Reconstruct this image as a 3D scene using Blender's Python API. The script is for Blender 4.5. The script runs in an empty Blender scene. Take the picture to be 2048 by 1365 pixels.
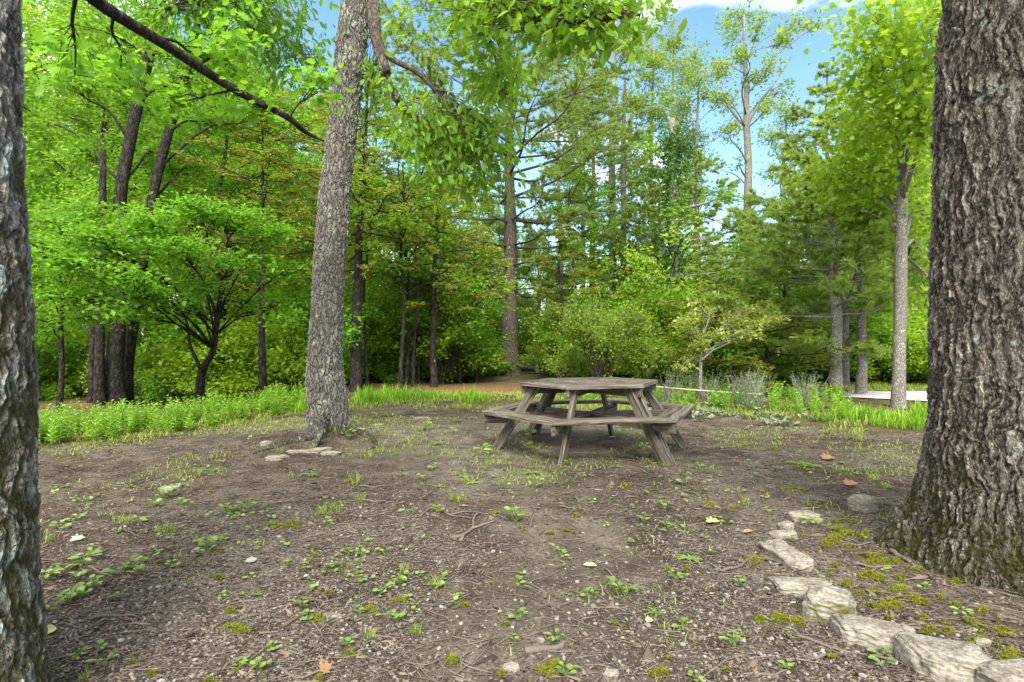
import bpy, math
import numpy as np
from mathutils import Vector, noise as mnoise

rng = np.random.default_rng(11)
scene = bpy.context.scene
COL = scene.collection
R = math.radians
F, CX, YH, H = 1150.0, 1024.0, 688.0, 1.146      # focal length in photo pixels, centre, horizon, eye height
TAU = 2 * math.pi

# ------------------------------------------------------------------ numeric helpers
def nrm(a):
    a = np.asarray(a, float)
    return a / np.maximum(np.linalg.norm(a, axis=-1, keepdims=True), 1e-9)

def rvec(n):
    return nrm(rng.standard_normal((n, 3)))

def _hash(ix, iy, s):
    h = (ix * 374761393 + iy * 668265263 + s * 982451653) & 0xFFFFFFFF
    h = ((h ^ (h >> 13)) * 1274126177) & 0xFFFFFFFF
    return ((h ^ (h >> 16)) & 0xFFFF) / 65535.0

def vnoise(x, y, s=0):
    ix = np.floor(x).astype(np.int64); iy = np.floor(y).astype(np.int64)
    fx = x - ix; fy = y - iy
    fx = fx * fx * (3 - 2 * fx); fy = fy * fy * (3 - 2 * fy)
    a = _hash(ix, iy, s); b = _hash(ix + 1, iy, s); c = _hash(ix, iy + 1, s); d = _hash(ix + 1, iy + 1, s)
    return (a * (1 - fx) + b * fx) * (1 - fy) + (c * (1 - fx) + d * fx) * fy

def fbm(x, y, s=0, o=4):
    r = 0; a = .5
    for k in range(o):
        r = r + a * vnoise(x, y, s + k); x = x * 2.03 + 7.1; y = y * 2.03 + 3.3; a *= .5
    return r

EDGE_X = np.array([-40, -9., -5.9, -5.2, -4.6, -4.0, -3.7, -2.8, -1.1, .7, 2.4, 3.2, 3.85, 4.5, 5.0, 6.2, 40])
EDGE_Y = np.array([3., 4.6, 5.6, 6.35, 7.3, 8.4, 9.15, 9.85, 10.4, 10.7, 10.4, 9.85, 8.5, 7.75, 7.1, 6.2, 5.5])
def edge(x):
    return np.interp(x, EDGE_X, EDGE_Y)

def gz(x, y):
    """height of the ground"""
    x = np.asarray(x, float); y = np.asarray(y, float)
    z = .03 * np.sin(.9 * x + .35 * y) + .022 * np.sin(1.6 * y - .7 * x + 1.)
    z = z + .05 * (fbm(x * 1.1, y * 1.1, 3) - .47) + .022 * (fbm(x * 6, y * 6, 9, 3) - .45)
    z = z + .03 * np.exp(-((x - 2.6) ** 2 + (y - 3.05) ** 2) / .9)
    z = z + .05 * np.exp(-((x + 2.15) ** 2 + (y - 6.75) ** 2) / .5)
    b = np.clip((y - edge(x)) / 1.2, 0, 1)
    z = z + .05 * b
    z = z - .5 * np.clip((-x - 4) / 4, 0, 1) * np.clip((y - 9.5) / 5, 0, 1)
    z = z + .12 * np.exp(-((x + 8.2) ** 2 + (y - 11.3) ** 2) / .8)
    return z

def wear(x, y):
    t = np.exp(-((x - .35 * np.sin(y * .8) - .1) / .55) ** 2) * np.clip((7.5 - y) / 3, 0, 1) * .5
    return np.clip((fbm(x * .8 + 3, y * .5 + 8, 131) + .22 * t - .50) * 6, 0, 1)

def at(px, py, d):
    return np.array([(px - CX) * d / F, d, H - (py - YH) * d / F])

def gd(py):                                        # distance at which a pixel row meets level ground
    return F * H / (py - YH)

def gp(px, py):
    d = gd(py)
    for _ in range(4):
        x = (px - CX) * d / F
        d = F * (H - float(gz(x, d))) / (py - YH)
    x = (px - CX) * d / F
    return np.array([x, d, float(gz(x, d))])

def smooth(pts, n):
    p = np.asarray(pts, float); m = len(p)
    if m == 2:
        t = np.linspace(0, 1, n)[:, None]; return p[0] * (1 - t) + p[1] * t
    q = np.vstack([2 * p[0] - p[1], p, 2 * p[-1] - p[-2]])
    t = np.linspace(0, m - 1 - 1e-6, n); i = t.astype(int); f = (t - i)[:, None]
    a, b, c, d = q[i], q[i + 1], q[i + 2], q[i + 3]
    return .5 * (2 * b + (c - a) * f + (2 * a - 5 * b + 4 * c - d) * f ** 2 + (3 * b - a - 3 * c + d) * f ** 3)

# ------------------------------------------------------------------ mesh collector
class G:
    def __init__(s):
        s.v = []; s.f = []; s.n = 0; s.at = []
    def add(s, V, *Fs, attr=None):
        V = np.asarray(V, float).reshape(-1, 3)
        for f in Fs:
            s.f.append(np.asarray(f, np.int64) + s.n)
        s.v.append(V); s.n += len(V)
        s.at.append(np.zeros((len(V), 3)) if attr is None else np.asarray(attr, float))
        return s
    def mesh(s, name, smooth_=True, attr=None):
        V = np.vstack(s.v)
        me = bpy.data.meshes.new(name)
        me.vertices.add(len(V)); me.vertices.foreach_set('co', V.astype(np.float32).ravel())
        loops = np.concatenate([f.ravel() for f in s.f])
        sizes = np.concatenate([np.full(len(f), f.shape[1]) for f in s.f])
        starts = np.concatenate([[0], np.cumsum(sizes)[:-1]])
        me.loops.add(len(loops)); me.loops.foreach_set('vertex_index', loops.astype(np.int32))
        me.polygons.add(len(sizes)); me.polygons.foreach_set('loop_start', starts.astype(np.int32))
        me.polygons.foreach_set('use_smooth', np.full(len(sizes), bool(smooth_)))
        if attr:
            a = me.attributes.new(attr, 'FLOAT_VECTOR', 'POINT')
            a.data.foreach_set('vector', np.vstack(s.at).astype(np.float32).ravel())
        me.update(calc_edges=True)
        return me
    def build(s, name, mat, parent=None, smooth_=True, attr=None):
        me = s.mesh(name, smooth_, attr)
        me.materials.append(mat)
        o = bpy.data.objects.new(name, me); COL.objects.link(o)
        if parent is not None:
            o.parent = parent
        return o

def tag(o, label, cat, group=None, kind=None):
    o['label'] = label; o['category'] = cat
    if group: o['group'] = group
    if kind: o['kind'] = kind
    return o

def empty(name, loc=(0, 0, 0), rz=0.):
    o = bpy.data.objects.new(name, None); o.empty_display_size = .1
    COL.objects.link(o); o.location = loc; o.rotation_euler = (0, 0, rz)
    return o

def copy_tree(root):
    c = root.copy(); COL.objects.link(c)
    for ch in list(root.children):
        d = ch.copy(); COL.objects.link(d); d.parent = c
        for g in list(ch.children):
            e = g.copy(); COL.objects.link(e); e.parent = d
    return c

# ------------------------------------------------------------------ geometry makers
def tube(g, pts, rad, sides=6, cap=True):
    p = np.asarray(pts, float); n = len(p); rad = np.broadcast_to(np.asarray(rad, float), (n,))
    t = nrm(np.gradient(p, axis=0))
    ref = np.array([0, 0, 1.]) if abs(t[0][2]) < .8 else np.array([1., 0, 0])
    u = np.zeros((n, 3)); x = nrm(np.cross(ref, t[0]))
    for i in range(n):
        x = nrm(x - t[i] * np.dot(x, t[i])); u[i] = x
    w = np.cross(t, u)
    a = np.linspace(0, TAU, sides, endpoint=False)
    V = p[:, None] + rad[:, None, None] * (np.cos(a)[None, :, None] * u[:, None] + np.sin(a)[None, :, None] * w[:, None])
    i = np.arange(n - 1)[:, None] * sides; j = np.arange(sides)[None]; k = (j + 1) % sides
    Q = np.stack([i + j, i + k, i + sides + k, i + sides + j], -1).reshape(-1, 4)
    V = V.reshape(-1, 3)
    if cap:
        V = np.vstack([V, p[-1], p[0]]); e = (n - 1) * sides; j = np.arange(sides); k = (j + 1) % sides
        T = np.stack([e + j, e + k, np.full(sides, n * sides)], -1)
        T2 = np.stack([k, j, np.full(sides, n * sides + 1)], -1)
        g.add(V, Q, T, T2)
    else:
        g.add(V, Q)

def bez(a, m, b, t):
    t = t[..., None]
    return a * (1 - t) ** 2 + 2 * m * t * (1 - t) + b * t * t

def twigs(g, A, M, B, r0, r1, rings=4, sides=3):
    """many thin curved tubes at once"""
    n = len(A)
    if n == 0: return
    t = np.linspace(0, 1, rings)
    P = bez(A[:, None], M[:, None], B[:, None], np.broadcast_to(t, (n, rings)))
    T = nrm(B - A); ref = np.where(np.abs(T[:, 2:3]) < .8, np.array([[0, 0, 1.]]), np.array([[1., 0, 0]]))
    u = nrm(np.cross(ref, T)); w = np.cross(T, u)
    a = np.linspace(0, TAU, sides, endpoint=False)
    rr = (np.broadcast_to(np.asarray(r0, float), (n,))[:, None] * (1 - t) + np.broadcast_to(np.asarray(r1, float), (n,))[:, None] * t)
    ring = np.cos(a)[None, :, None] * u[:, None] + np.sin(a)[None, :, None] * w[:, None]
    V = P[:, :, None] + rr[:, :, None, None] * ring[:, None]
    b = np.arange(n)[:, None, None] * rings * sides; i = np.arange(rings - 1)[None, :, None] * sides
    j = np.arange(sides)[None, None]; k = (j + 1) % sides
    Q = np.stack([b + i + j, b + i + k, b + i + sides + k, b + i + sides + j], -1).reshape(-1, 4)
    g.add(V.reshape(-1, 3), Q)

DIAM = (np.array([(0, 0, 0), (.42, .29, .07), (1, 0, -.06), (.42, -.29, .07)]), [np.array([(0, 2, 1), (0, 3, 2)])])
LANCE = (np.array([(0, 0, 0), (.35, .15, .05), (.7, .12, .02), (1, 0, -.12), (.7, -.12, .02), (.35, -.15, .05)]),
         [np.array([(0, 3, 2, 1), (0, 5, 4, 3)])])
OVAL = (np.array([(0, 0, 0), (.22, .17, .05), (.6, .24, .04), (.85, .13, -.02), (1, 0, -.1), (.85, -.13, -.02), (.6, -.24, .04), (.22, -.17, .05)]),
        [np.array([(0, 4, 3, 2, 1)]), np.array([(0, 7, 6, 5, 4)])])
ROUND = (np.array([(0, 0, 0), (.1, .35, .06), (.5, .52, .08), (.9, .3, .03), (1, 0, -.02), (.9, -.3, .03), (.5, -.52, .08), (.1, -.35, .06)]),
         [np.array([(0, 4, 3, 2, 1)]), np.array([(0, 7, 6, 5, 4)])])
_l = [(0, .03), (.12, .22), (.05, .42), (.3, .36), (.42, .56), (.52, .3), (.74, .36), (.8, .14), (1, 0)]
_lv = [(.4, 0, -.02)] + [(x, y, .1 * y) for x, y in _l] + [(x, -y, .1 * y) for x, y in _l[-2::-1]]
_nl = len(_lv) - 1
LOBED = (np.array(_lv), [np.array([(0, 1 + (i + 1) % _nl, 1 + i) for i in range(_nl)])])

def leaves(g, tpl, pos, dr, up, size, width=1.):
    V0, Fs = tpl; n = len(pos)
    if n == 0: return
    u = nrm(dr); w = nrm(up - u * np.sum(up * u, -1, keepdims=True)); v = np.cross(w, u)
    s = np.broadcast_to(np.asarray(size, float), (n,))[:, None, None]
    wd = np.broadcast_to(np.asarray(width, float), (n,))[:, None, None]
    V = pos[:, None] + s * (V0[None, :, 0:1] * u[:, None] + wd * V0[None, :, 1:2] * v[:, None] + V0[None, :, 2:3] * w[:, None])
    k = len(V0); b = (np.arange(n) * k)[:, None, None]
    g.add(V.reshape(-1, 3), *[(f[None] + b).reshape(-1, f.shape[1]) for f in Fs])

def blades(g, pos, az, L, w, lean, seg=4):
    """arching strap leaves / grass blades"""
    n = len(pos); t = np.linspace(0, 1, seg)
    L = np.broadcast_to(L, (n,)); w = np.broadcast_to(w, (n,)); lean = np.broadcast_to(lean, (n,))
    o = np.stack([np.cos(az), np.sin(az), np.zeros(n)], -1); s = np.stack([-np.sin(az), np.cos(az), np.zeros(n)], -1)
    hor = (L * lean)[:, None] * t ** 1.7; ver = L[:, None] * (t - .62 * lean[:, None] * t ** 2.6)
    C = pos[:, None] + hor[..., None] * o[:, None] + ver[..., None] * np.array([0, 0, 1.])
    ww = (w[:, None] * .5 * np.clip((1 - t ** 2.2), .04, 1) * (.75 + .5 * np.minimum(t * 3, 1) * .5))[..., None] * s[:, None]
    V = np.stack([C - ww, C + ww], 2)
    b = np.arange(n)[:, None] * seg * 2; i = np.arange(seg - 1)[None] * 2
    Q = np.stack([b + i, b + i + 1, b + i + 3, b + i + 2], -1).reshape(-1, 4)
    g.add(V.reshape(-1, 3), Q)

def needles(g, pos, dr, k, L, w, spread=.9):
    n = len(pos)
    if n == 0: return
    d = nrm(np.repeat(nrm(dr), k, 0) + spread * rng.standard_normal((n * k, 3)) * .7)
    p = np.repeat(pos, k, 0); s = nrm(np.cross(d, rvec(n * k)))
    l = L * rng.uniform(.7, 1.15, (n * k, 1))
    V = np.stack([p - s * w * .5, p + s * w * .5, p + d * l], 1)
    g.add(V.reshape(-1, 3), np.arange(n * k * 3).reshape(-1, 3))

OCT_V = np.array([(1, 0, 0), (0, 1, 0), (-1, 0, 0), (0, -1, 0), (0, 0, 1), (0, 0, -1)], float)
OCT_F = np.array([(0, 1, 4), (1, 2, 4), (2, 3, 4), (3, 0, 4), (1, 0, 5), (2, 1, 5), (3, 2, 5), (0, 3, 5)])
_p = (1 + 5 ** .5) / 2
ICO_V = nrm(np.array([(-1, _p, 0), (1, _p, 0), (-1, -_p, 0), (1, -_p, 0), (0, -1, _p), (0, 1, _p), (0, -1, -_p), (0, 1, -_p), (_p, 0, -1), (_p, 0, 1), (-_p, 0, -1), (-_p, 0, 1)]))
ICO_F = np.array([(0, 11, 5), (0, 5, 1), (0, 1, 7), (0, 7, 10), (0, 10, 11), (1, 5, 9), (5, 11, 4), (11, 10, 2), (10, 7, 6), (7, 1, 8), (3, 9, 4), (3, 4, 2), (3, 2, 6), (3, 6, 8), (3, 8, 9), (4, 9, 5), (2, 4, 11), (6, 2, 10), (8, 6, 7), (9, 8, 1)])

def bits(g, V0, F0, pos, sx, sy, sz, jit=.0):
    n = len(pos); a = rng.uniform(0, TAU, n); tl = rng.normal(0, .22, n)
    V = np.repeat(V0[None], n, 0) * (1 + jit * rng.standard_normal((n, len(V0), 1)))
    V = V * np.stack([sx, sy, sz], -1)[:, None]
    x = V[..., 0] * np.cos(tl)[:, None] - V[..., 2] * np.sin(tl)[:, None]; z = V[..., 0] * np.sin(tl)[:, None] + V[..., 2] * np.cos(tl)[:, None]
    y = V[..., 1]; c = np.cos(a)[:, None]; s = np.sin(a)[:, None]
    W = np.stack([x * c - y * s, x * s + y * c, z], -1) + pos[:, None]
    b = (np.arange(n) * len(V0))[:, None, None]
    g.add(W.reshape(-1, 3), (F0[None] + b).reshape(-1, 3))

# ------------------------------------------------------------------ materials
class N:
    def __init__(s, name):
        s.m = bpy.data.materials.new(name); s.m.use_nodes = True
        s.t = s.m.node_tree; s.t.nodes.clear(); s.out = s.n('ShaderNodeOutputMaterial')
    def n(s, typ, **kw):
        x = s.t.nodes.new(typ)
        for k, v in kw.items(): setattr(x, k, v)
        return x
    def l(s, a, b): s.t.links.new(a, b)
    def set(s, sock, v):
        if isinstance(v, bpy.types.NodeSocket): s.l(v, sock)
        elif isinstance(v, (tuple, list)) and len(v) == 3 and sock.type == 'RGBA': sock.default_value = (*v, 1)
        else: sock.default_value = v
    def math(s, op, a, b=0., c=0., clamp=False):
        x = s.n('ShaderNodeMath', operation=op, use_clamp=clamp)
        for i, v in enumerate((a, b, c)): s.set(x.inputs[i], v)
        return x.outputs[0]
    def mix(s, f, a, b, bt='MIX'):
        x = s.n('ShaderNodeMix', data_type='RGBA', blend_type=bt)
        s.set(x.inputs[0], f); s.set(x.inputs[6], a); s.set(x.inputs[7], b)
        return x.outputs[2]
    def ramp(s, f, stops):
        x = s.n('ShaderNodeValToRGB'); e = x.color_ramp.elements
        while len(e) < len(stops): e.new(.5)
        for k, (p, c) in zip(e, stops):
            k.position = p; k.color = (*c, 1) if isinstance(c, (tuple, list)) else (c, c, c, 1)
        s.set(x.inputs[0], f); return x.outputs[0]
    def noise(s, vec, scale, detail=3., rough=.55, dist=0.):
        x = s.n('ShaderNodeTexNoise'); s.l(vec, x.inputs['Vector'])
        x.inputs['Scale'].default_value = scale; x.inputs['Detail'].default_value = detail
        x.inputs['Roughness'].default_value = rough; x.inputs['Distortion'].default_value = dist
        return x
    def vor(s, vec, scale, feature='F1', rnd=1.):
        x = s.n('ShaderNodeTexVoronoi', feature=feature); s.l(vec, x.inputs['Vector'])
        x.inputs['Scale'].default_value = scale; x.inputs['Randomness'].default_value = rnd
        return x
    def map(s, vec, sc=(1, 1, 1), rot=(0, 0, 0)):
        x = s.n('ShaderNodeMapping'); s.l(vec, x.inputs[0]); x.inputs['Scale'].default_value = sc; x.inputs['Rotation'].default_value = rot
        return x.outputs[0]
    def vmath(s, op, a, b):
        x = s.n('ShaderNodeVectorMath', operation=op); s.set(x.inputs[0], a)
        if op == 'SCALE': s.set(x.inputs[3], b)
        else: s.set(x.inputs[1], b)
        return x.outputs[0]
    def prin(s, col, rough=.8, spec=.3, normal=None):
        x = s.n('ShaderNodeBsdfPrincipled'); s.set(x.inputs['Base Color'], col); s.set(x.inputs['Roughness'], rough)
        x.inputs['Specular IOR Level'].default_value = spec
        if normal is not None: s.l(normal, x.inputs['Normal'])
        return x.outputs[0]
    def bump(s, h, dist=.01, strength=1.):
        x = s.n('ShaderNodeBump'); s.l(h, x.inputs['Height']); x.inputs['Distance'].default_value = dist; x.inputs['Strength'].default_value = strength
        return x.outputs[0]
    def done(s, sh, disp=None, mid=0., scale=1.):
        s.l(sh, s.out.inputs['Surface'])
        if disp is not None:
            x = s.n('ShaderNodeDisplacement'); s.l(disp, x.inputs['Height']); x.inputs['Midlevel'].default_value = mid; x.inputs['Scale'].default_value = scale
            s.l(x.outputs[0], s.out.inputs['Displacement']); s.m.displacement_method = 'BOTH'
        return s.m

def leaf_mat(name, dark, light, trans, tfac=.42, rough=.45, spec=.35):
    n = N(name); geo = n.n('ShaderNodeNewGeometry'); oi = n.n('ShaderNodeObjectInfo')
    rp = geo.outputs['Random Per Island']
    f = n.math('MULTIPLY_ADD', oi.outputs['Random'], .35, n.math('MULTIPLY', rp, .65))
    f = n.ramp(f, [(.12, 0.), (.88, 1.)])
    c = n.mix(f, tuple(.8 * k for k in dark), tuple(min(.6, 1.12 * k) for k in light))
    t = n.mix(f, tuple(.72 * k for k in trans), tuple(min(.85, 1.1 * k) for k in trans))
    d = n.prin(c, rough, spec)
    tr = n.n('ShaderNodeBsdfTranslucent'); n.l(t, tr.inputs[0])
    mx = n.n('ShaderNodeMixShader'); mx.inputs[0].default_value = tfac
    n.l(d, mx.inputs[1]); n.l(tr.outputs[0], mx.inputs[2])
    return n.done(mx.outputs[0])

def bark_mat(name, scale, stretch, deep, mid, high, amp, lichen=0., lichen_col=(.42, .47, .37), moss=0., moss_side=None, disp=True, crack=.32, moss_top=1.2, warp=1.):
    n = N(name); tc = n.n('ShaderNodeTexCoord').outputs['Object']
    dn = n.noise(tc, 5., 3.).outputs['Color']
    wv = n.vmath('ADD', tc, n.vmath('SCALE', n.vmath('SUBTRACT', dn, (.5, .5, .5)), .16))
    wv = n.vmath('ADD', wv, n.vmath('SCALE', n.vmath('SUBTRACT', n.noise(n.map(tc, (1, 1, .5)), scale * 1.3, 3., .6).outputs['Color'], (.5, .5, .5)), warp / scale))
    v = n.vor(n.map(wv, (scale, scale, scale * stretch)), 1., 'DISTANCE_TO_EDGE').outputs['Distance']
    v2 = n.vor(n.map(wv, (scale * 2.3, scale * 2.3, scale * stretch * 3.2)), 1., 'DISTANCE_TO_EDGE').outputs['Distance']
    fine = n.noise(n.map(tc, (1, 1, .4)), scale * 3.2, 6., .65).outputs['Fac']
    a = n.ramp(v, [(0, 0.), (crack * .45, .55), (crack, 1.)])
    b = n.ramp(v2, [(0, 0.), (.2, 1.)])
    h = n.math('ADD', n.math('MULTIPLY', a, n.math('MULTIPLY_ADD', b, .3, .5)), n.math('MULTIPLY', n.math('SUBTRACT', fine, .5), 1.15))
    big = n.noise(tc, 1.7, 3.).outputs['Fac']
    col = n.ramp(h, [(.05, deep), (.45, mid), (.9, high)])
    col = n.mix(n.math('MULTIPLY', n.ramp(big, [(.3, 0.), (.7, 1.)]), .4), col, tuple(.62 * c for c in mid))
    spk = n.noise(n.map(tc, (1, 1, .5)), scale * 4.5, 4., .65).outputs['Fac']
    col = n.mix(n.math('MULTIPLY', n.ramp(spk, [(.52, 0.), (.68, 1.)]), .4), col, tuple(min(1, 1.35 * c + .03) for c in high))
    if lichen > 0:
        ln = n.noise(n.map(tc, (1, 1, .75)), 6.5, 5., .62, .3).outputs['Fac']
        ln2 = n.noise(tc, 55., 3.).outputs['Fac']
        lm = n.ramp(n.math('MULTIPLY_ADD', ln2, .35, ln), [(.9 - .36 * lichen, 0.), (.97 - .36 * lichen, 1.)])
        lm = n.math('MULTIPLY', lm, n.ramp(h, [(.2, .0), (.5, 1.)]))
        col = n.mix(n.math('MULTIPLY', lm, .85), col, n.mix(ln2, lichen_col, tuple(min(1, 1.35 * c) for c in lichen_col)))
    if moss > 0:
        mn = n.noise(tc, 4.5, 5., .65).outputs['Fac']
        sep = n.n('ShaderNodeSeparateXYZ'); n.l(tc, sep.inputs[0])
        fac = n.math('MULTIPLY_ADD', n.math('DIVIDE', sep.outputs[2], moss_top), -.35, .2, clamp=False)
        if moss_side is not None:
            nn = n.n('ShaderNodeNewGeometry').outputs['Normal']
            dp = n.n('ShaderNodeVectorMath', operation='DOT_PRODUCT'); n.l(nn, dp.inputs[0]); dp.inputs[1].default_value = moss_side
            fac = n.math('ADD', fac, n.math('MULTIPLY', dp.outputs['Value'], .16))
        mm = n.ramp(n.math('ADD', mn, fac), [(.66 - .2 * moss, 0.), (.78 - .2 * moss, 1.)])
        gm = n.noise(tc, 90., 2.).outputs['Fac']
        col = n.mix(n.math('MULTIPLY', mm, n.math('MULTIPLY_ADD', n.ramp(h, [(.1, 1.), (.75, 0.)]), .45, .42)), col, n.mix(gm, (.03, .029, .007), (.11, .10, .022)))
    sh = n.prin(col, .95, .12, n.bump(n.math('MULTIPLY_ADD', spk, .3, h), amp * .7, .85))
    return n.done(sh, h if disp else None, .55, amp)

def simple(name, a, b, scale=20., rough=.85, bump=.004, spec=.2):
    n = N(name); tc = n.n('ShaderNodeTexCoord').outputs['Object']
    f = n.noise(tc, scale, 5., .6).outputs['Fac']
    rp = n.n('ShaderNodeNewGeometry').outputs['Random Per Island']
    c = n.mix(n.math('POWER', n.math('MULTIPLY_ADD', rp, .75, n.math('MULTIPLY', f, .3)), 1.7, clamp=True), a, b)
    return n.done(n.prin(c, rough, spec, n.bump(f, bump)))

M = {}
M['bark_big'] = bark_mat('oak bark with moss', 24., .1, (.018, .014, .010), (.2, .172, .135), (.60, .55, .46), .036, lichen=.3, lichen_col=(.36, .42, .36), moss=.42, moss_side=(-.8, -.1, 0), moss_top=.9, warp=.45, crack=.38)
M['bark_left'] = bark_mat('bark with lichen and moss', 21., .2, (.04, .033, .026), (.27, .24, .2), (.62, .58, .51), .02, lichen=.6, lichen_col=(.42, .50, .46), moss=.62, moss_side=(.95, .2, 0), moss_top=2.5, warp=.6)
M['bark_mid'] = bark_mat('grey lichened bark', 24., .22, (.04, .035, .028), (.19, .177, .15), (.40, .385, .335), .022, lichen=.5, lichen_col=(.38, .41, .29), moss=.25, moss_top=.5)
M['bark_grey'] = bark_mat('pale grey bark', 34., .5, (.08, .072, .06), (.25, .235, .2), (.42, .40, .35), .02, lichen=.5, disp=False)
M['bark_pine'] = bark_mat('pine bark', 22., .25, (.035, .028, .022), (.125, .1, .078), (.24, .2, .165), .03, lichen=.2, disp=False)
M['bark_dark'] = bark_mat('dark bark', 12., .3, (.012, .010, .008), (.034, .029, .023), (.078, .068, .056), .03, disp=False)
M['bark_twig'] = bark_mat('twig bark', 20., .4, (.03, .024, .018), (.085, .066, .048), (.17, .14, .11), .01, disp=False)

M['leaf_mid'] = leaf_mat('forest leaf', (.09, .2, .015), (.2, .36, .025), (.32, .6, .035), .5)
M['leaf_oak'] = leaf_mat('oak leaf', (.07, .19, .012), (.18, .36, .022), (.42, .66, .035), .5)
M['leaf_bright'] = leaf_mat('yellow green leaf', (.15, .28, .014), (.27, .43, .03), (.46, .67, .04), .52)
M['leaf_maple'] = leaf_mat('maple leaf', (.07, .21, .012), (.16, .35, .02), (.30, .60, .035), .48)
M['leaf_dog'] = leaf_mat('dogwood leaf', (.22, .30, .035), (.42, .47, .10), (.52, .60, .09), .45)
M['leaf_shrub'] = leaf_mat('shrub leaf', (.14, .23, .02), (.25, .37, .045), (.37, .54, .055), .48)
M['needle'] = leaf_mat('pine needle', (.15, .26, .045), (.29, .40, .085), (.42, .56, .08), .46)
M['needle_olive'] = leaf_mat('hemlock needle', (.14, .19, .02), (.28, .33, .05), (.42, .48, .05), .46)
M['ivy'] = leaf_mat('ivy leaf', (.03, .10, .012), (.08, .19, .02), (.14, .28, .025), .35)
M['plant'] = leaf_mat('garden plant leaf', (.14, .30, .025), (.28, .48, .055), (.36, .6, .05), .42)
M['lily'] = leaf_mat('strap leaf', (.12, .30, .014), (.26, .47, .03), (.34, .58, .03), .4)
M['silver'] = leaf_mat('silver leaf', (.12, .16, .075), (.31, .34, .22), (.26, .32, .15), .25)
M['flower'] = leaf_mat('white flower', (.6, .6, .57), (.8, .8, .78), (.6, .6, .55), .25)
M['weed'] = leaf_mat('weed leaf', (.13, .22, .03), (.24, .36, .08), (.30, .42, .07), .35)
M['grass'] = leaf_mat('grass blade', (.15, .23, .025), (.32, .40, .07), (.34, .44, .06), .35)
M['moss'] = leaf_mat('moss', (.10, .115, .012), (.2, .2, .022), (.2, .22, .03), .2, .9, .1)
M['dead_yellow'] = leaf_mat('yellow fallen leaf', (.5, .48, .15), (.62, .58, .22), (.5, .45, .12), .2)
M['dead_brown'] = leaf_mat('brown fallen leaf', (.24, .13, .06), (.36, .21, .10), (.3, .16, .06), .15)
M['dead_pale'] = leaf_mat('pale fallen leaf', (.27, .31, .2), (.34, .37, .25), (.3, .35, .2), .15)
M['straw'] = simple('pine straw', (.16, .065, .025), (.36, .18, .08), 30.)
M['chip'] = simple('wood chip', (.017, .012, .008), (.25, .195, .135), 60., .95)
M['pebble'] = simple('pebble', (.06, .05, .04), (.36, .33, .285), 120., .8, .001)
M['twig'] = simple('fallen twig', (.07, .052, .04), (.24, .20, .165), 60., .95)
M['rail'] = simple('pale rail', (.38, .36, .32), (.55, .53, .48), 30.)
M['post'] = simple('old post', (.05, .042, .034), (.14, .12, .1), 30.)
M['bolt'] = simple('rusty bolt', (.03, .024, .02), (.07, .05, .04), 80., .6)

def mat_stone():
    n = N('gneiss stone'); tc = n.n('ShaderNodeTexCoord').outputs['Object']; oi = n.n('ShaderNodeObjectInfo')
    w = n.vmath('ADD', tc, n.vmath('SCALE', n.noise(tc, 4., 3.).outputs['Color'], .12))
    ban = n.noise(n.map(w, (3, 9, 45), (.25, .1, .3)), 1.6, 5., .65).outputs['Fac']
    gr = n.noise(tc, 70., 4., .7).outputs['Fac']
    c = n.ramp(n.math('MULTIPLY_ADD', gr, .5, n.math('MULTIPLY', ban, .6)), [(.36, (.06, .05, .037)), (.5, (.175, .155, .12)), (.66, (.35, .32, .26))])
    sp = n.n('ShaderNodeSeparateXYZ'); n.l(tc, sp.inputs[0])
    mo = n.noise(tc, 9., 5., .65).outputs['Fac']
    nz = n.n('ShaderNodeSeparateXYZ'); n.l(n.n('ShaderNodeNewGeometry').outputs['Normal'], nz.inputs[0])
    mk = n.math('ADD', n.math('ADD', mo, n.math('MULTIPLY', nz.outputs[2], -.16)), n.math('MULTIPLY', oi.outputs['Color'], 1.))
    mm = n.ramp(mk, [(.6, 0.), (.72, 1.)])
    c = n.mix(n.math('MULTIPLY', mm, .85), c, n.mix(n.noise(tc, 120., 2.).outputs['Fac'], (.05, .055, .008), (.17, .165, .025)))
    h = n.math('MULTIPLY_ADD', ban, .7, n.math('MULTIPLY', gr, .35))
    return n.done(n.prin(c, .9, .2, n.bump(h, .018, .9)))
M['stone'] = mat_stone()

def mat_wood():
    n = N('weathered grey wood'); at_ = n.n('ShaderNodeAttribute', attribute_name='grain').outputs['Vector']
    g1 = n.noise(n.map(at_, (1.8, 38, 38)), 1., 5., .7, .5).outputs['Fac']
    g2 = n.noise(n.map(at_, (9., 260, 260)), 1., 3., .6).outputs['Fac']
    st = n.noise(n.map(at_, (3., 7., 7.)), 1.3, 4., .6).outputs['Fac']
    f = n.math('MULTIPLY_ADD', g2, .35, n.math('MULTIPLY', g1, .65))
    c = n.ramp(f, [(.38, (.016, .012, .008)), (.47, (.08, .067, .049)), (.55, (.185, .165, .13)), (.68, (.39, .36, .297))])
    c = n.mix(n.math('MULTIPLY', n.ramp(st, [(.45, 0.), (.7, 1.)]), .5), c, (.10, .085, .065))
    rp = n.n('ShaderNodeNewGeometry').outputs['Random Per Island']
    c = n.mix(1., c, n.ramp(rp, [(0., (.7, .68, .65)), (1., (1.3, 1.28, 1.24))]), 'MULTIPLY')
    tc = n.n('ShaderNodeTexCoord').outputs['Object']
    gm = n.noise(tc, 7., 5., .65).outputs['Fac']
    c = n.mix(n.math('MULTIPLY', n.ramp(gm, [(.55, 0.), (.75, 1.)]), .4), c, (.15, .15, .07))
    return n.done(n.prin(c, .9, .2, n.bump(f, .004, .9)))
M['wood'] = mat_wood()

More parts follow.
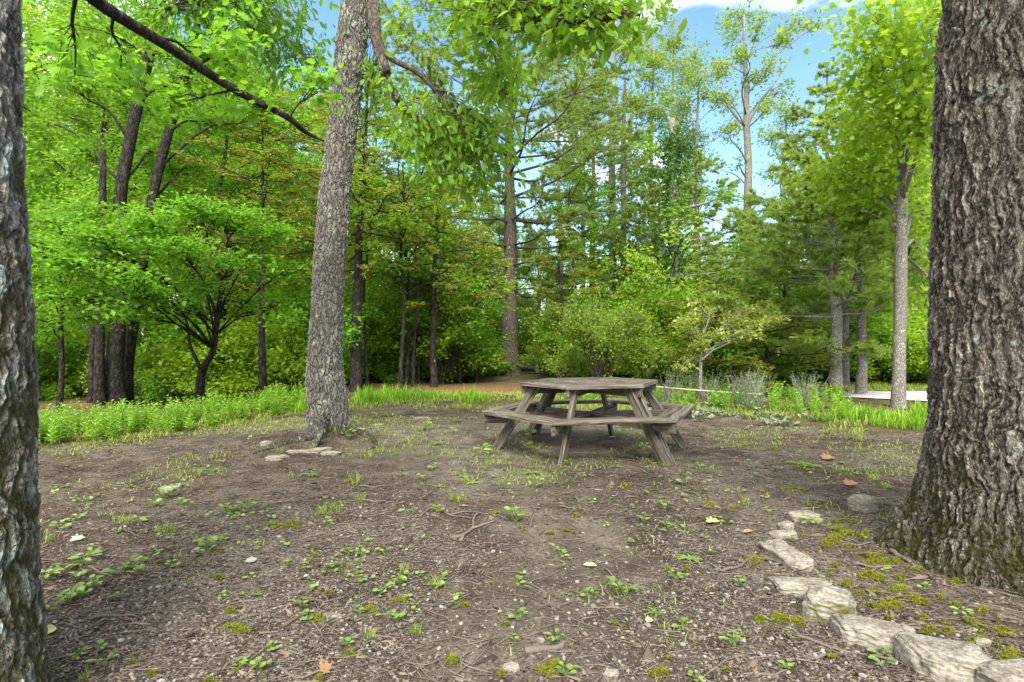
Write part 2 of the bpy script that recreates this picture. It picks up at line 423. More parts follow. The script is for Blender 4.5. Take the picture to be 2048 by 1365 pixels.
def mat_ground():
    n = N('dirt with mulch and gravel'); tc = n.n('ShaderNodeTexCoord').outputs['Object']
    zn = n.n('ShaderNodeSeparateXYZ'); n.l(n.n('ShaderNodeAttribute', attribute_name='zone').outputs['Vector'], zn.inputs[0])
    beyond, gravel, straw = zn.outputs
    big = n.noise(tc, .8, 4.).outputs['Fac']; med = n.noise(tc, 4.5, 5., .6).outputs['Fac']
    fin = n.noise(tc, 60., 5., .7).outputs['Fac']; gra = n.noise(tc, 190., 3., .7).outputs['Fac']
    c = n.ramp(n.math('MULTIPLY_ADD', big, .5, n.math('MULTIPLY', med, .5)), [(.37, (.034, .024, .015)), (.47, (.085, .064, .043)), (.58, (.17, .14, .102))])
    c = n.mix(n.ramp(fin, [(.38, .85), (.56, 0.)]), c, (.026, .019, .014))
    c = n.mix(n.math('MULTIPLY', n.ramp(n.noise(tc, 1.7, 3.).outputs['Fac'], [(.58, 0.), (.7, 1.)]), .22), c, (.19, .125, .09))
    st = n.vor(n.map(tc, (1, 1.6, 1), (0, 0, .5)), 75.); rc = n.n('ShaderNodeSeparateColor'); n.l(st.outputs['Color'], rc.inputs[0])
    spec = n.math('MULTIPLY', n.math('GREATER_THAN', rc.outputs[0], .8), n.math('LESS_THAN', st.outputs['Distance'], .42))
    c = n.mix(n.math('MULTIPLY', spec, .8), c, n.mix(rc.outputs[1], (.10, .075, .055), (.33, .27, .21)))
    gv = n.vor(tc, 85.); gc = n.n('ShaderNodeSeparateColor'); n.l(gv.outputs['Color'], gc.inputs[0])
    gm = n.math('MULTIPLY', n.math('LESS_THAN', gv.outputs['Distance'], .5), n.math('LESS_THAN', gc.outputs[0], n.math('MULTIPLY', gravel, .5)))
    c = n.mix(gm, c, n.mix(gc.outputs[1], (.09, .075, .062), (.32, .29, .26)))
    fl = n.ramp(n.math('MULTIPLY_ADD', fin, .6, n.math('MULTIPLY', med, .4)), [(.35, (.03, .026, .014)), (.5, (.08, .065, .03)), (.66, (.16, .15, .05))])
    wr = n.math('MULTIPLY', gravel, -1., clamp=True)
    c = n.mix(n.math('MULTIPLY', wr, .45), c, n.ramp(n.math('MULTIPLY_ADD', gra, .5, n.math('MULTIPLY', med, .5)), [(.36, (.085, .068, .05)), (.6, (.22, .19, .15))]))
    c = n.mix(beyond, c, fl)
    sv = n.noise(n.map(tc, (1, 3, 1), (0, 0, .8)), 60., 4., .7).outputs['Fac']
    c = n.mix(n.math('MULTIPLY', straw, .9), c, n.ramp(sv, [(.35, (.11, .045, .02)), (.65, (.34, .17, .085))]))
    h = n.math('ADD', n.math('MULTIPLY', fin, .6), n.math('ADD', n.math('MULTIPLY', gra, .35), n.math('MULTIPLY', gm, .4)))
    return n.done(n.prin(c, .97, .1, n.bump(h, .02, .9)))
M['ground'] = mat_ground()

def mat_road():
    n = N('pale drive'); tc = n.n('ShaderNodeTexCoord').outputs['Object']
    f = n.noise(tc, 120., 4., .7).outputs['Fac']; g = n.noise(tc, 1.5, 4.).outputs['Fac']
    c = n.ramp(n.math('MULTIPLY_ADD', f, .5, n.math('MULTIPLY', g, .5)), [(.3, (.34, .33, .31)), (.7, (.54, .53, .51))])
    return n.done(n.prin(c, .9, .2, n.bump(f, .006)))
M['road'] = mat_road()

# ------------------------------------------------------------------ ground
def build_ground():
    nr, nt = 640, 700
    rr = 1.2 * (220 / 1.2) ** np.linspace(0, 1, nr); th = np.linspace(-2.1, 2.1, nt)
    Rr, T = np.meshgrid(rr, th, indexing='ij')
    x = Rr * np.sin(T); y = -2.2 + Rr * np.cos(T)
    z = gz(x, y) + .012 * (fbm(x * 18, y * 18, 21, 2) - .37)
    g = G(); i = np.arange(nr - 1)[:, None] * nt; j = np.arange(nt - 1)[None]
    Q = np.stack([i + j, i + j + 1, i + nt + j + 1, i + nt + j], -1).reshape(-1, 4)[:, ::-1]
    e = y - edge(x) + .35 * (fbm(x * 2, y * 2, 31) - .45)
    beyond = np.clip(e / .5 + .5, 0, 1)
    gm = fbm(x * .9, y * .9, 41)
    gravel = np.clip((gm - .38) * 3.2, 0, 1) * np.clip((5.2 - y) / 2.6, .08, 1)
    wr = wear(x, y); gravel = gravel * (1 - .8 * wr); gravel = np.maximum(gravel, .95 * np.exp(-((x - 1.0) ** 2 + (y - 2.35) ** 2) / .55)) * (1 - beyond)
    straw = np.exp(-((x + .9) ** 2 / 2.2 + (y - 14.2) ** 2 / 1.2)) + .8 * np.exp(-((x + 8.1) ** 2 + (y - 11.0) ** 2) / .35)
    g.add(np.stack([x, y, z], -1), Q, attr=np.stack([beyond, np.where(wr * (1 - gravel) > .05, -wr * (1 - gravel), gravel), np.clip(straw, 0, 1)], -1).reshape(-1, 3))
    # the patch under and behind the viewer closes the sheet
    o = g.build('ground', M['ground'], attr='zone'); o['kind'] = 'structure'
    g = G(); n = 90; a = np.linspace(0, 1, n)
    px = np.array([(40, 8.5), (20, 10.4), (12, 11.3), (8.6, 11.9), (7.2, 13.2), (7.2, 16), (9, 20), (14, 26)])
    c = smooth(np.c_[px, np.zeros(len(px))], n); t = nrm(np.gradient(c, axis=0)); s = np.stack([-t[:, 1], t[:, 0], 0 * t[:, 0]], -1)
    W = np.linspace(-1.15, 1.15, 9)
    V = c[:, None] + W[None, :, None] * s[:, None]; V[..., 2] = gz(V[..., 0], V[..., 1]) + .022 + .02 * (1 - (W / 1.15) ** 2)
    i = np.arange(n - 1)[:, None] * 9; j = np.arange(8)[None]
    g.add(V, np.stack([i + j, i + j + 1, i + 10 + j, i + 9 + j], -1).reshape(-1, 4)[:, ::-1])
    o = g.build('driveway', M['road']); o['kind'] = 'structure'
build_ground()

# ------------------------------------------------------------------ trees
def trunk_rings(g, pts, rad, sides, rings, flare=0., fh=.4, lobes=None, wob=.03, extra=None):
    """upright trunk: horizontal rings along a path; flare(theta) at the foot"""
    c = smooth(pts, rings); tt = np.linspace(0, 1, rings)
    r = np.interp(tt * (len(rad) - 1), np.arange(len(rad)), rad)
    a = np.linspace(0, TAU, sides, endpoint=False)
    z0 = c[0, 2]
    fl = np.exp(-np.clip(c[:, 2] - z0, 0, None) / fh)[:, None]
    lob = np.ones(sides) if lobes is None else lobes(a)
    rr = r[:, None] * (1 + flare * fl * lob[None]) * (1 + wob * np.sin(3 * a + 5 * c[:, 2:3]) + wob * np.sin(2 * a - 2.3 * c[:, 2:3] + 1))
    if extra is not None: rr = extra(rr, a[None], c[:, 2:3] - z0)
    V = c[:, None] + np.stack([rr * np.cos(a), rr * np.sin(a), np.zeros_like(rr)], -1)
    i = np.arange(rings - 1)[:, None] * sides; j = np.arange(sides)[None]; k = (j + 1) % sides
    Q = np.stack([i + j, i + k, i + sides + k, i + sides + j], -1).reshape(-1, 4)
    V = np.vstack([V.reshape(-1, 3), c[-1]]); e = (rings - 1) * sides; j = np.arange(sides)
    T = np.stack([e + j, e + (j + 1) % sides, np.full(sides, rings * sides)], -1)
    g.add(V, Q, T)
    return c, r

def limb(g, a, b, r0, r1, sag=.12, wob=.07, n=9, sides=6):
    a = np.asarray(a, float); b = np.asarray(b, float); L = np.linalg.norm(b - a)
    m1 = a + (b - a) * .33 + np.array([0, 0, sag * L]) + rng.normal(0, wob * L, 3) * .6
    m2 = a + (b - a) * .68 + np.array([0, 0, sag * L * .8]) + rng.normal(0, wob * L, 3) * .6
    p = smooth([a, m1, m2, b], n)
    tube(g, p, np.linspace(r0, r1, n), sides)
    return p

def fill_blob(tw, lf, line, c, rad, ncl, nleaf, size, tpl=DIAM, spread=.1, flat=.7, droop=.15, shell=.65, tr=.008, width=1.):
    """twigs from a limb out to clusters inside an ellipsoid, leaves along the outer part of each twig"""
    c = np.asarray(c, float); rad = np.asarray(rad, float)
    q = c + rvec(ncl) * rng.uniform(0, 1, (ncl, 1)) ** shell * rad
    i = rng.integers(len(line) // 3, len(line), ncl); a = line[i]
    Ld = np.linalg.norm(q - a, axis=1, keepdims=True)
    m = (a + q) / 2 + np.array([0, 0, .1]) * Ld + rng.standard_normal((ncl, 3)) * .09 * Ld
    twigs(tw, a, m, q, tr, tr * .3)
    k = np.repeat(np.arange(ncl), nleaf); t = rng.uniform(.4, 1.06, len(k))
    p = bez(a[k], m[k], q[k], t) + rng.standard_normal((len(k), 3)) * spread * np.array([1, 1, .7])
    d = nrm(nrm(q - a)[k] * .5 + rng.standard_normal((len(k), 3)) * np.array([.8, .8, .45]) - np.array([0, 0, droop]))
    up = nrm(np.array([0, 0, 1.]) + rng.standard_normal((len(k), 3)) * flat)
    leaves(lf, tpl, p, d, up, size * rng.uniform(.5, 1.25, len(k)), width)

def blob_tree(name, label, cat, pts, rad, blobs, bark, leaf, size=.12, tpl=DIAM, ncl=14, nleaf=40, spread=.12, flat=.6, droop=.15,
              sides=12, rings=30, flare=.35, group=None, limb_r=.3, width=1., zmin=.25, extra_limbs=()):
    pts = np.asarray(pts, float); base = pts[0].copy(); L = pts - base
    root = empty(name, base); tag(root, label, cat, group)
    tr = G(); lf = G()
    c, r = trunk_rings(tr, np.vstack([[L[0] - (0, 0, .15)], L]), [rad[0]] + list(rad), sides, rings, flare, .3)
    ztop = c[-1, 2]
    for bl in blobs:
        b, rd = np.asarray(bl[0], float) - base, bl[1]; kcl = bl[2] if len(bl) > 2 else 1.
        hd = np.hypot(*(b[:2] - np.array([np.interp(b[2], c[:, 2], c[:, 0]), np.interp(b[2], c[:, 2], c[:, 1])])))
        za = np.clip(b[2] - .55 * hd - rng.uniform(0, .4), zmin * ztop, ztop * .97)
        k = int(np.argmin(np.abs(c[:, 2] - za)))
        ln = limb(tr, c[k], b, max(.35 * r[k], .012) if limb_r is None else max(limb_r * r[k], .012), .008, .1)
        fill_blob(tr, lf, ln, b, rd, max(3, int(ncl * kcl)), nleaf, size, tpl, spread, flat, droop, width=width)
    for ln in extra_limbs:
        p = smooth(np.asarray(ln[0], float) - base, 24); tube(tr, p, np.linspace(ln[1], ln[2], 24), 7)
    tr.build('trunk', M[bark], root)
    if lf.n: lf.build('crown', M[leaf], root, False)
    return root

def conifer(name, label, cat, base, h, r0, style='pine', first=.12, Lmax=3., whorl=.6, nb=5, lean=(0, 0), group=None, bark='bark_pine', leaf='needle', dens=1., top=True, env=None, sweep=.12, side_bias=None):
    base = np.asarray(base, float); root = empty(name, base); tag(root, label, cat, group)
    tr = G(); lf = G()
    n = 7; pts = np.array([(lean[0] * (i / (n - 1)) ** 1.3 + rng.normal(0, .03) * (i > 0), lean[1] * (i / (n - 1)), h * i / (n - 1)) for i in range(n)])
    rad = [r0 * (1 - .9 * (i / (n - 1)) ** 1.1) for i in range(n)]
    c, r = trunk_rings(tr, np.vstack([[pts[0] - (0, 0, .15)], pts]), [rad[0]] + rad, 12, 34, .25, .3)
    z = first * h; A = []; Mm = []; B = []; NP = []; ND = []
    while z < h * .985:
        u = (z / h - first) / (1 - first)
        Lb = Lmax * ((1 - u) ** .8 * (.55 + .75 * min(u * 3, 1)) if env is None else env(u))
        k = int(np.argmin(np.abs(c[:, 2] - z))); a0 = rng.uniform(0, TAU)
        for j in range(nb):
            az = a0 + TAU * j / nb + rng.normal(0, .25); L = Lb * rng.uniform(.55, 1.1)
            if side_bias is not None: L *= 1 + side_bias[2] * (math.cos(az) * side_bias[0] + math.sin(az) * side_bias[1])
            if L < .2: continue
            o = np.array([math.cos(az), math.sin(az), 0.])
            zz = z + rng.normal(0, .1)
            st = c[k] * [1, 1, 0] + [0, 0, zz]
            rise = (.45 * u + (.02 if style == 'pine' else -.12)) * L
            e = st + o * L + np.array([0, 0, rise + sweep * L * rng.uniform(.3, 1.2)])
            m1 = st + o * L * .4 + np.array([0, 0, rise * .4 - .03 * L]); m2 = st + o * L * .75 + np.array([0, 0, rise * .7]) + rng.normal(0, .04 * L, 3)
            p = smooth([st, m1, m2, e], 10); rb = max(.012, min(r[k] * .32, .013 * L + .006))
            tube(tr, p, np.linspace(rb, .006, 10), 5, False)
            ns = max(5, int(L * (9. if style == 'pine' else 11) * dens))
            t = rng.uniform(.28 if style == 'pine' else .15, 1., ns); idx = np.clip((t * 9).astype(int), 0, 8)
            s = p[idx] + (p[idx + 1] - p[idx]) * rng.uniform(0, 1, (ns, 1))
            sd = np.where(rng.uniform(size=ns) < .5, 1., -1.)[:, None] * np.array([-o[1], o[0], 0.])
            dd = nrm(o * rng.uniform(.4, 1.2, (ns, 1)) + sd * rng.uniform(.3, 1., (ns, 1)) + np.array([0, 0, 1.]) * rng.normal(.12 if style == 'pine' else -.05, .18, (ns, 1)))
            ll = (L * .26 + .14) * rng.uniform(.5, 1.2, (ns, 1)) * (1.15 - .5 * t[:, None])
            q = s + dd * ll
            A.append(s); B.append(q); Mm.append((s + q) / 2 + rng.normal(0, .03, (ns, 3)))
            if style == 'pine':
                kk = 8
                tt = rng.uniform(.3, 1.02, (ns, kk, 1)); NP.append((s[:, None] + (q - s)[:, None] * tt).reshape(-1, 3)); ND.append(np.repeat(dd, kk, 0))
            else:
                kk = 24
                tt = rng.uniform(.12, 1.05, (ns, kk, 1)); NP.append((s[:, None] + (q - s)[:, None] * tt + rng.normal(0, .03, (ns, kk, 3)) * [1, 1, .5]).reshape(-1, 3)); ND.append(np.repeat(dd, kk, 0))
        z += whorl * rng.uniform(.7, 1.3) * (1.15 - .5 * u)
    A = np.vstack(A); B = np.vstack(B); Mm = np.vstack(Mm); NP = np.vstack(NP); ND = np.vstack(ND)
    twigs(tr, A, Mm, B, .006, .003, 3)
    if style == 'pine':
        needles(lf, NP, ND + np.array([0, 0, .25]), 15, .15, .02, .8)
    else:
        d = nrm(ND + rng.standard_normal(ND.shape) * [.7, .7, .3]); leaves(lf, DIAM, NP, d, nrm(np.array([0, 0, 1.]) + rng.standard_normal(ND.shape) * .4), rng.uniform(.045, .095, len(NP)), .8)
    tr.build('trunk', M[bark], root); lf.build('crown', M[leaf], root, False)
    return root

def pxpath(lst, d):
    return [at(x, y, d if len(r_) == 0 else r_[0]) for x, y, *r_ in lst]

def blob(px, py, d, wx, wy=None, dep=None, k=1.):
    """foliage mass seen at a pixel, half sizes given in photo pixels"""
    wy = wy or wx; return (at(px, py, d), (wx * d / F, (dep or wx * d / F * .8), wy * d / F), k)

# --- big oak at the right
def oak_lobes(a):
    r = .66 + .2 * np.cos(7 * a + .6) + .1 * np.cos(3 * a - 1.) + .07 * np.cos(15 * a)
    return np.clip(r + .42 * np.exp(-((np.angle(np.exp(1j * (a - 2.55)))) / .4) ** 2) + .2 * np.exp(-((np.angle(np.exp(1j * (a - 3.9)))) / .4) ** 2), .1, 3)
bx, by = 2.59, 3.0
root = empty('oak_tree', (bx, by, float(gz(bx, by)))); tag(root, 'thick dark oak trunk with deep furrowed mossy bark and flared foot behind the stone edging', 'tree')
g = G()
trunk_rings(g, [(0, 0, -.25), (.0, 0, .15), (.0, 0, .6), (.01, 0, 1.2), (.02, .0, 2.2), (.05, .0, 3.4), (.1, .0, 4.6)], [.42, .393, .36, .343, .332, .32, .31], 480, 640, .95, .26, oak_lobes, .018)
g.build('trunk', M['bark_big'], root)

# --- lichened trunk at the left edge
lx, ly = -1.76, 1.62
root = empty('lichened_tree', (lx, ly, float(gz(lx, ly)))); tag(root, 'nearest trunk at the left edge, pale furrowed bark with blue grey lichen and moss', 'tree')
g = G()
trunk_rings(g, [(-.01, 0, -.2), (0, 0, .3), (.0, 0, 1.2), (-.02, 0, 2.2), (-.05, .0, 3.4), (-.1, .05, 4.6), (-.15, .1, 5.6)], [.36, .335, .32, .305, .3, .29, .27], 420, 620, .25, .2, None, .012)
g.build('trunk', M['bark_left'], root)
lf = G(); br = G(); base = np.array([lx, ly, float(gz(lx, ly))])
main = smooth([at(-40, -330, 2.2) - base, at(80, -120, 3.0) - base, at(190, 0, 3.7) - base, at(330, 90, 4.2) - base, at(470, 180, 4.7) - base, at(570, 232, 5.0) - base, at(612, 265, 5.2) - base, at(648, 283, 5.35) - base], 50)
tube(br, main, np.interp(np.linspace(0, 1, 50), [0, .3, .6, .85, 1], [.07, .042, .034, .022, .009]), 8)
for (i, x, y, d, r_) in [(20, 410, 118, 4.6, .014), (28, 340, 210, 4.7, .01), (33, 505, 215, 4.9, .008), (16, 240, 160, 4.4, .012), (24, 470, 70, 4.9, .014), (36, 640, 175, 5.3, .008), (12, 150, 150, 4.0, .014)]:
    ln = limb(br, main[i], at(x, y, d) - base, r_, .004, .05)
    fill_blob(br, lf, ln, at(x, y - 12, d) - base, (.36, .4, .22), 13, 9, .08, LOBED, .07, .55, .35, tr=.004)
br.build('branch', M['bark_dark'], root); lf.build('crown', M['leaf_maple'], root, False)

# unseen oak crown, added and set back of its trunk for soft dapples
def shade_crown(root, bark, leaf, cx, cy, z0, z1, w, seed, nb=34):
    global rng
    keep = rng; rng = np.random.default_rng(seed); br = G(); lf = G()
    for i in range(nb):
        a = i * 2.4 + rng.normal(0, .3); q = rng.uniform(.1, 1) ** .6; u = rng.uniform(0, 1)
        e = np.array([cx + math.cos(a) * q * w, cy + math.sin(a) * q * w, z0 + (z1 - z0) * u])
        yy = e[1] + root.location[1]; e[2] = max(e[2], 2.6 + .62 * max(0, yy + 1.2))
        ln = limb(br, (cx * .2, cy * .2, min(4.4 + u * 1., e[2] - .5)), e, .07, .012, .05)
        fill_blob(br, lf, ln, e, (1.3, 1.3, .6), 11, 26, .15, DIAM, .14)
    br.build('branch', M[bark], root); lf.build('crown', M[leaf], root, False); rng = keep
shade_crown(bpy.data.objects['oak_tree'], 'bark_twig', 'leaf_oak', -.3, -4.4, 5.2, 9., 4.2, 901, 8)

# --- leaning grey trunk in the middle of the clearing
def mid_tree():
    d = 6.78
    px = [(656, 888), (656, 850), (655, 803), (651, 750), (651, 693), (654, 620), (657, 560), (663, 480), (668, 400), (679, 308), (690, 205), (702, 103), (711, 0), (717, -90), (720, -190)]
    w = [88, 84, 80, 75, 69, 65, 64, 63, 62, 59, 62, 64, 56, 50, 45]
    p = np.array([at(x, y, d) for x, y in px]); base = p[0].copy(); base[2] = float(gz(base[0], base[1])); p = p - base
    p[0, 2] = -.12
    root = empty('chestnut_oak_tree', base); tag(root, 'leaning grey trunk with scaly lichened bark, hollow foot and broken limb high up', 'tree')
    g = G()
    def ex(rr, a, z):
        dd = np.angle(np.exp(1j * (a - 5.05)))
        rr = rr - .12 * np.exp(-(dd / .2) ** 2) * np.exp(-((z - .2) / .17) ** 2)
        return rr
    trunk_rings(g, p, [x * d / F * .49 for x in w], 300, 620, .42, .1, lambda a: .55 + .5 * np.cos(4 * a + 1.) + .35 * np.cos(7 * a), .02, ex)
    g.build('trunk', M['bark_mid'], root)
    for pts, r0, r1 in [([(650, 872), (600, 878), (560, 888), (505, 903)], .05, .018), ([(690, 865), (716, 862), (742, 872), (752, 886), (735, 896)], .055, .02), ([(640, 882), (622, 893), (600, 900)], .05, .02)]:
        g = G(); pp = np.array([gp(x, y + 6) for x, y in pts]) - base; pp[:, 2] += np.linspace(.03, .0, len(pp)); pp[0, 2] += .05
        q = smooth(pp, 22); tube(g, q, np.linspace(r0, r1, 22), 10); g.build('root', M['bark_mid'], root)
    # limbs
    br = G(); lf = G(); lf2 = G()
    T = lambda x, y, dd: at(x, y, dd) - base
    st = smooth([T(738, -60, 6.75), T(745, 10, 6.6), T(750, 60, 6.5), T(760, 105, 6.45), (T(772, 148, 6.4))], 20)
    tube(br, st, np.linspace(.085, .06, 20), 10)
    a1 = smooth([T(756, 95, 6.45), T(790, 122, 6.4), T(830, 143, 6.4), T(862, 172, 6.4), T(880, 205, 6.4), T(886, 262, 6.4)], 30); tube(br, a1, np.linspace(.04, .01, 30), 7)
    a2 = smooth([T(866, 178, 6.4), T(905, 190, 6.4), T(918, 215, 6.35), T(945, 220, 6.35), T(945, 245, 6.35), T(962, 250, 6.3)], 20); tube(br, a2, np.linspace(.02, .006, 20), 6)
    a3 = smooth([T(772, 148, 6.4), T(786, 172, 6.4), T(786, 198, 6.4), T(830, 240, 6.4), T(842, 275, 6.4)], 20); tube(br, a3, np.linspace(.018, .006, 20), 6)
    a4 = smooth([T(735, -80, 6.7), T(850, -90, 6.0), T(960, -40, 5.3), T(1060, 20, 4.8), T(1160, 40, 4.4), T(1280, 30, 4.1)], 30); tube(br, a4, np.linspace(.05, .01, 30), 7)
    a5 = smooth([T(960, -40, 5.4), T(965, 40, 5.6), T(985, 95, 5.7), T(1000, 160, 5.8), T(1015, 190, 5.8)], 20); tube(br, a5, np.linspace(.02, .006, 20), 6)
    def B(line, x, y, dd, wx, wy, k, n=15, size=.105, out=lf):
        fill_blob(br, out, line, T(x, y, dd), (wx * dd / F, .5, wy * dd / F), int(k * 1.15) + 1, 10, size * .95, OVAL, .14, .85, .85, 1.0, .005)
    for x, y, wx, wy, k in [(830, 235, 50, 45, 12), (885, 285, 75, 45, 26), (960, 280, 70, 45, 24), (1000, 335, 40, 45, 14), (930, 345, 70, 35, 20), (1000, 250, 35, 40, 10), (905, 385, 45, 35, 14), (870, 340, 45, 35, 12), (1010, 395, 30, 30, 8), (960, 390, 40, 30, 10), (830, 290, 40, 40, 10), (1020, 300, 30, 40, 9)]:
        B(np.vstack([a1[12:], a2, a3[8:]]), x, y, 6.35 + rng.normal(0, .2), wx, wy, k)
    B(a3, 800, 180, 6.4, 40, 40, 7)
    for x, y, dd, wx, wy, k in [(810, 35, 6.0, 50, 50, 12), (880, 45, 5.7, 65, 55, 20), (950, 60, 5.5, 60, 60, 20), (1010, 150, 5.8, 45, 55, 18), (960, 130, 5.7, 40, 40, 10), (1020, 30, 5.0, 60, 45, 18), (1100, 40, 4.6, 70, 40, 20), (1190, 40, 4.3, 70, 45, 22), (1270, 30, 4.1, 50, 50, 16), (1120, 95, 4.7, 40, 30, 8), (1230, 95, 4.3, 40, 30, 9), (1000, 195, 5.8, 35, 25, 7), (930, -20, 5.3, 90, 40, 16), (1120, -30, 4.6, 120, 40, 18)]:
        B(a5 if y > 120 else a4, x, y, dd, wx, wy, k)
    # limbs reaching left over the clearing
    b1 = smooth([T(705, -60, 6.8), T(620, -110, 6.4), T(500, -90, 6.0), T(400, -40, 5.8), T(330, 20, 5.7)], 24); tube(br, b1, np.linspace(.06, .012, 24), 7)
    b2 = smooth([T(500, -90, 6.0), T(485, 0, 6.3), T(500, 55, 6.6), T(560, 70, 6.8), T(620, 120, 7.0)], 20); tube(br, b2, np.linspace(.022, .006, 20), 6)
    b3 = smooth([T(400, -40, 5.8), T(400, 20, 6.0), T(425, 75, 6.0), T(440, 115, 6.0)], 20); tube(br, b3, np.linspace(.02, .005, 20), 6)
    for x, y, dd, wx, wy, k in [(620, 40, 6.6, 55, 60, 22), (560, 50, 6.5, 60, 60, 20), (480, 40, 6.2, 60, 55, 20), (400, 30, 6.0, 60, 50, 18), (330, 40, 5.8, 60, 45, 14), (640, 130, 7.0, 40, 50, 14), (560, 130, 6.8, 50, 40, 12), (430, 100, 6.0, 40, 40, 10), (260, 20, 5.6, 60, 40, 12), (650, 190, 7.0, 25, 40, 7), (590, 190, 6.9, 40, 30, 7), (500, 110, 6.4, 40, 35, 9)]:
        B(b2 if y > 60 else b1, x, y, dd, wx, wy, k, 14, .095, lf2)
    for x, y, k in [(740, 60, 5), (740, 180, 8), (735, 230, 8), (765, 240, 6)]:
        B(st, x, y, 7.2, 30, 45, k, 9, .1)
    br.build('branch', M['bark_twig'], root); lf.build('crown', M['leaf_oak'], root, False); lf2.build('crown', M['leaf_maple'], root, False)
mid_tree()

# --- leaning dark trunks and the cluster at the left
def left_cluster():
    def t(px, d, rads, label, blobs, ncl=16, nleaf=44, leaf='leaf_mid'):
        p = np.array([at(x, y, d) for x, y in px]); p[0, 2] = gz(p[0, 0], p[0, 1])
        blob_tree('leaning_tree' if 'lean' in label else 'slender_tree', label, 'tree', p, rads, blobs, 'bark_dark', leaf, .12, DIAM, ncl, nleaf, .13, zmin=.3)
    d = 11.3
    t([(232, 815), (228, 740), (236, 640), (240, 500), (240, 400), (262, 270), (290, 150), (320, 20), (340, -120)], d, [.17, .16, .14, .125, .115, .105, .095, .08, .05],
      'thickest dark trunk of the left cluster, leaning to the right above a brown needle mound',
      [blob(200, 60, 11.5, 110, 70), blob(330, 60, 11, 90, 80), blob(140, 170, 11, 70, 80), blob(260, 210, 12.4, 110, 60), blob(150, 300, 12, 80, 70), blob(320, 300, 12.6, 70, 60), blob(400, 160, 11.8, 90, 70), blob(230, -60, 11, 150, 70), blob(420, -20, 11, 120, 70)])
    t([(252, 800), (256, 720), (270, 630), (288, 500), (304, 400), (330, 290), (360, 190), (385, 100), (420, -80)], d + .5, [.12, .11, .105, .1, .1, .09, .08, .07, .05],
      'thinner dark trunk leaning right beside the thick leaning one',
      [blob(480, 120, 12.4, 100, 70), blob(440, 250, 13, 90, 70), blob(560, 220, 12.6, 90, 70), blob(380, 330, 13, 80, 60), blob(560, 60, 12.5, 100, 60)])
    t([(199, 812), (199, 740), (200, 640), (203, 540), (205, 440), (206, 300)], d - .3, [.09, .085, .08, .075, .07, .05], 'straight slim dark trunk just left of the thick leaning trunk',
      [blob(140, 420, 11.5, 60, 60), blob(210, 380, 11.8, 70, 60), blob(150, 520, 12, 60, 50)], 10)
    t([(182, 816), (183, 740), (186, 640), (188, 560), (186, 420)], d - .1, [.055, .05, .05, .045, .03], 'pole thin trunk leftmost in the dark cluster', [blob(120, 480, 12, 50, 60), blob(130, 600, 12.4, 50, 50)], 8)
left_cluster()

# forked small tree with bright layered leaves
p = np.array([at(x, y, 11.) for x, y in [(398, 795), (404, 745), (425, 705), (432, 650), (440, 590), (438, 530), (428, 480)]]); p[0, 2] = gz(p[0, 0], p[0, 1])
D11 = 10.6
blob_tree('maple_sapling', 'small forked tree with flat layers of fresh green leaves spreading at left', 'tree', p, [.085, .075, .06, .055, .05, .04, .03],
    [blob(x, y, dd, wx, wy, .7, k) for x, y, dd, wx, wy, k in [(180, 470, 8.6, 90, 16, 2.2), (120, 520, 8.2, 60, 18, 1.6), (280, 440, 9, 90, 16, 2), (390, 415, 9.5, 90, 14, 2), (490, 430, 10, 90, 16, 1.8), (560, 470, 10.3, 70, 18, 1.5),
     (350, 490, 9, 100, 18, 1.8), (230, 545, 8.4, 80, 18, 1.5), (470, 520, 10, 90, 18, 1.5), (120, 590, 8.3, 50, 18, 1), (250, 625, 8.6, 60, 14, 1), (310, 590, 9.2, 70, 16, 1), (570, 540, 10.6, 50, 20, 1), (400, 570, 10, 70, 16, 1), (150, 640, 8.8, 50, 14, .8), (560, 600, 11, 60, 18, .8)]],
    'bark_dark', 'leaf_maple', .1, DIAM, 17, 24, .12, .45, .1, limb_r=.35, zmin=.35,
    extra_limbs=[(pxpath([(404, 745), (380, 690), (375, 650), (355, 600), (335, 555)], 10.8), .035, .012), (pxpath([(432, 650), (450, 600), (480, 540), (510, 470)], 11.1), .035, .012)])

p = np.array([at(x, y, 9.4) for x, y in [(118, 840), (124, 740), (122, 640), (135, 540), (140, 470)]]); p[0, 2] = gz(p[0, 0], p[0, 1])
blob_tree('maple_sapling', 'slim small tree with level sprays of green leaves close behind the left trunk', 'tree', p, [.04, .038, .034, .028, .018],
    [blob(x, y, dd, wx, wy, .7, k) for x, y, dd, wx, wy, k in [(110, 445, 9, 70, 14, 1.2), (190, 425, 9.6, 70, 12, 1.2), (90, 490, 8.6, 60, 14, 1), (240, 500, 9.2, 60, 12, .9), (60, 560, 8.8, 60, 16, 1), (190, 575, 9.4, 60, 12, .8), (100, 640, 9.2, 60, 14, .7), (290, 465, 9.8, 50, 12, .7)]],
    'bark_dark', 'leaf_maple', .1, DIAM, 15, 22, .12, .45, .1, limb_r=.4, zmin=.3)
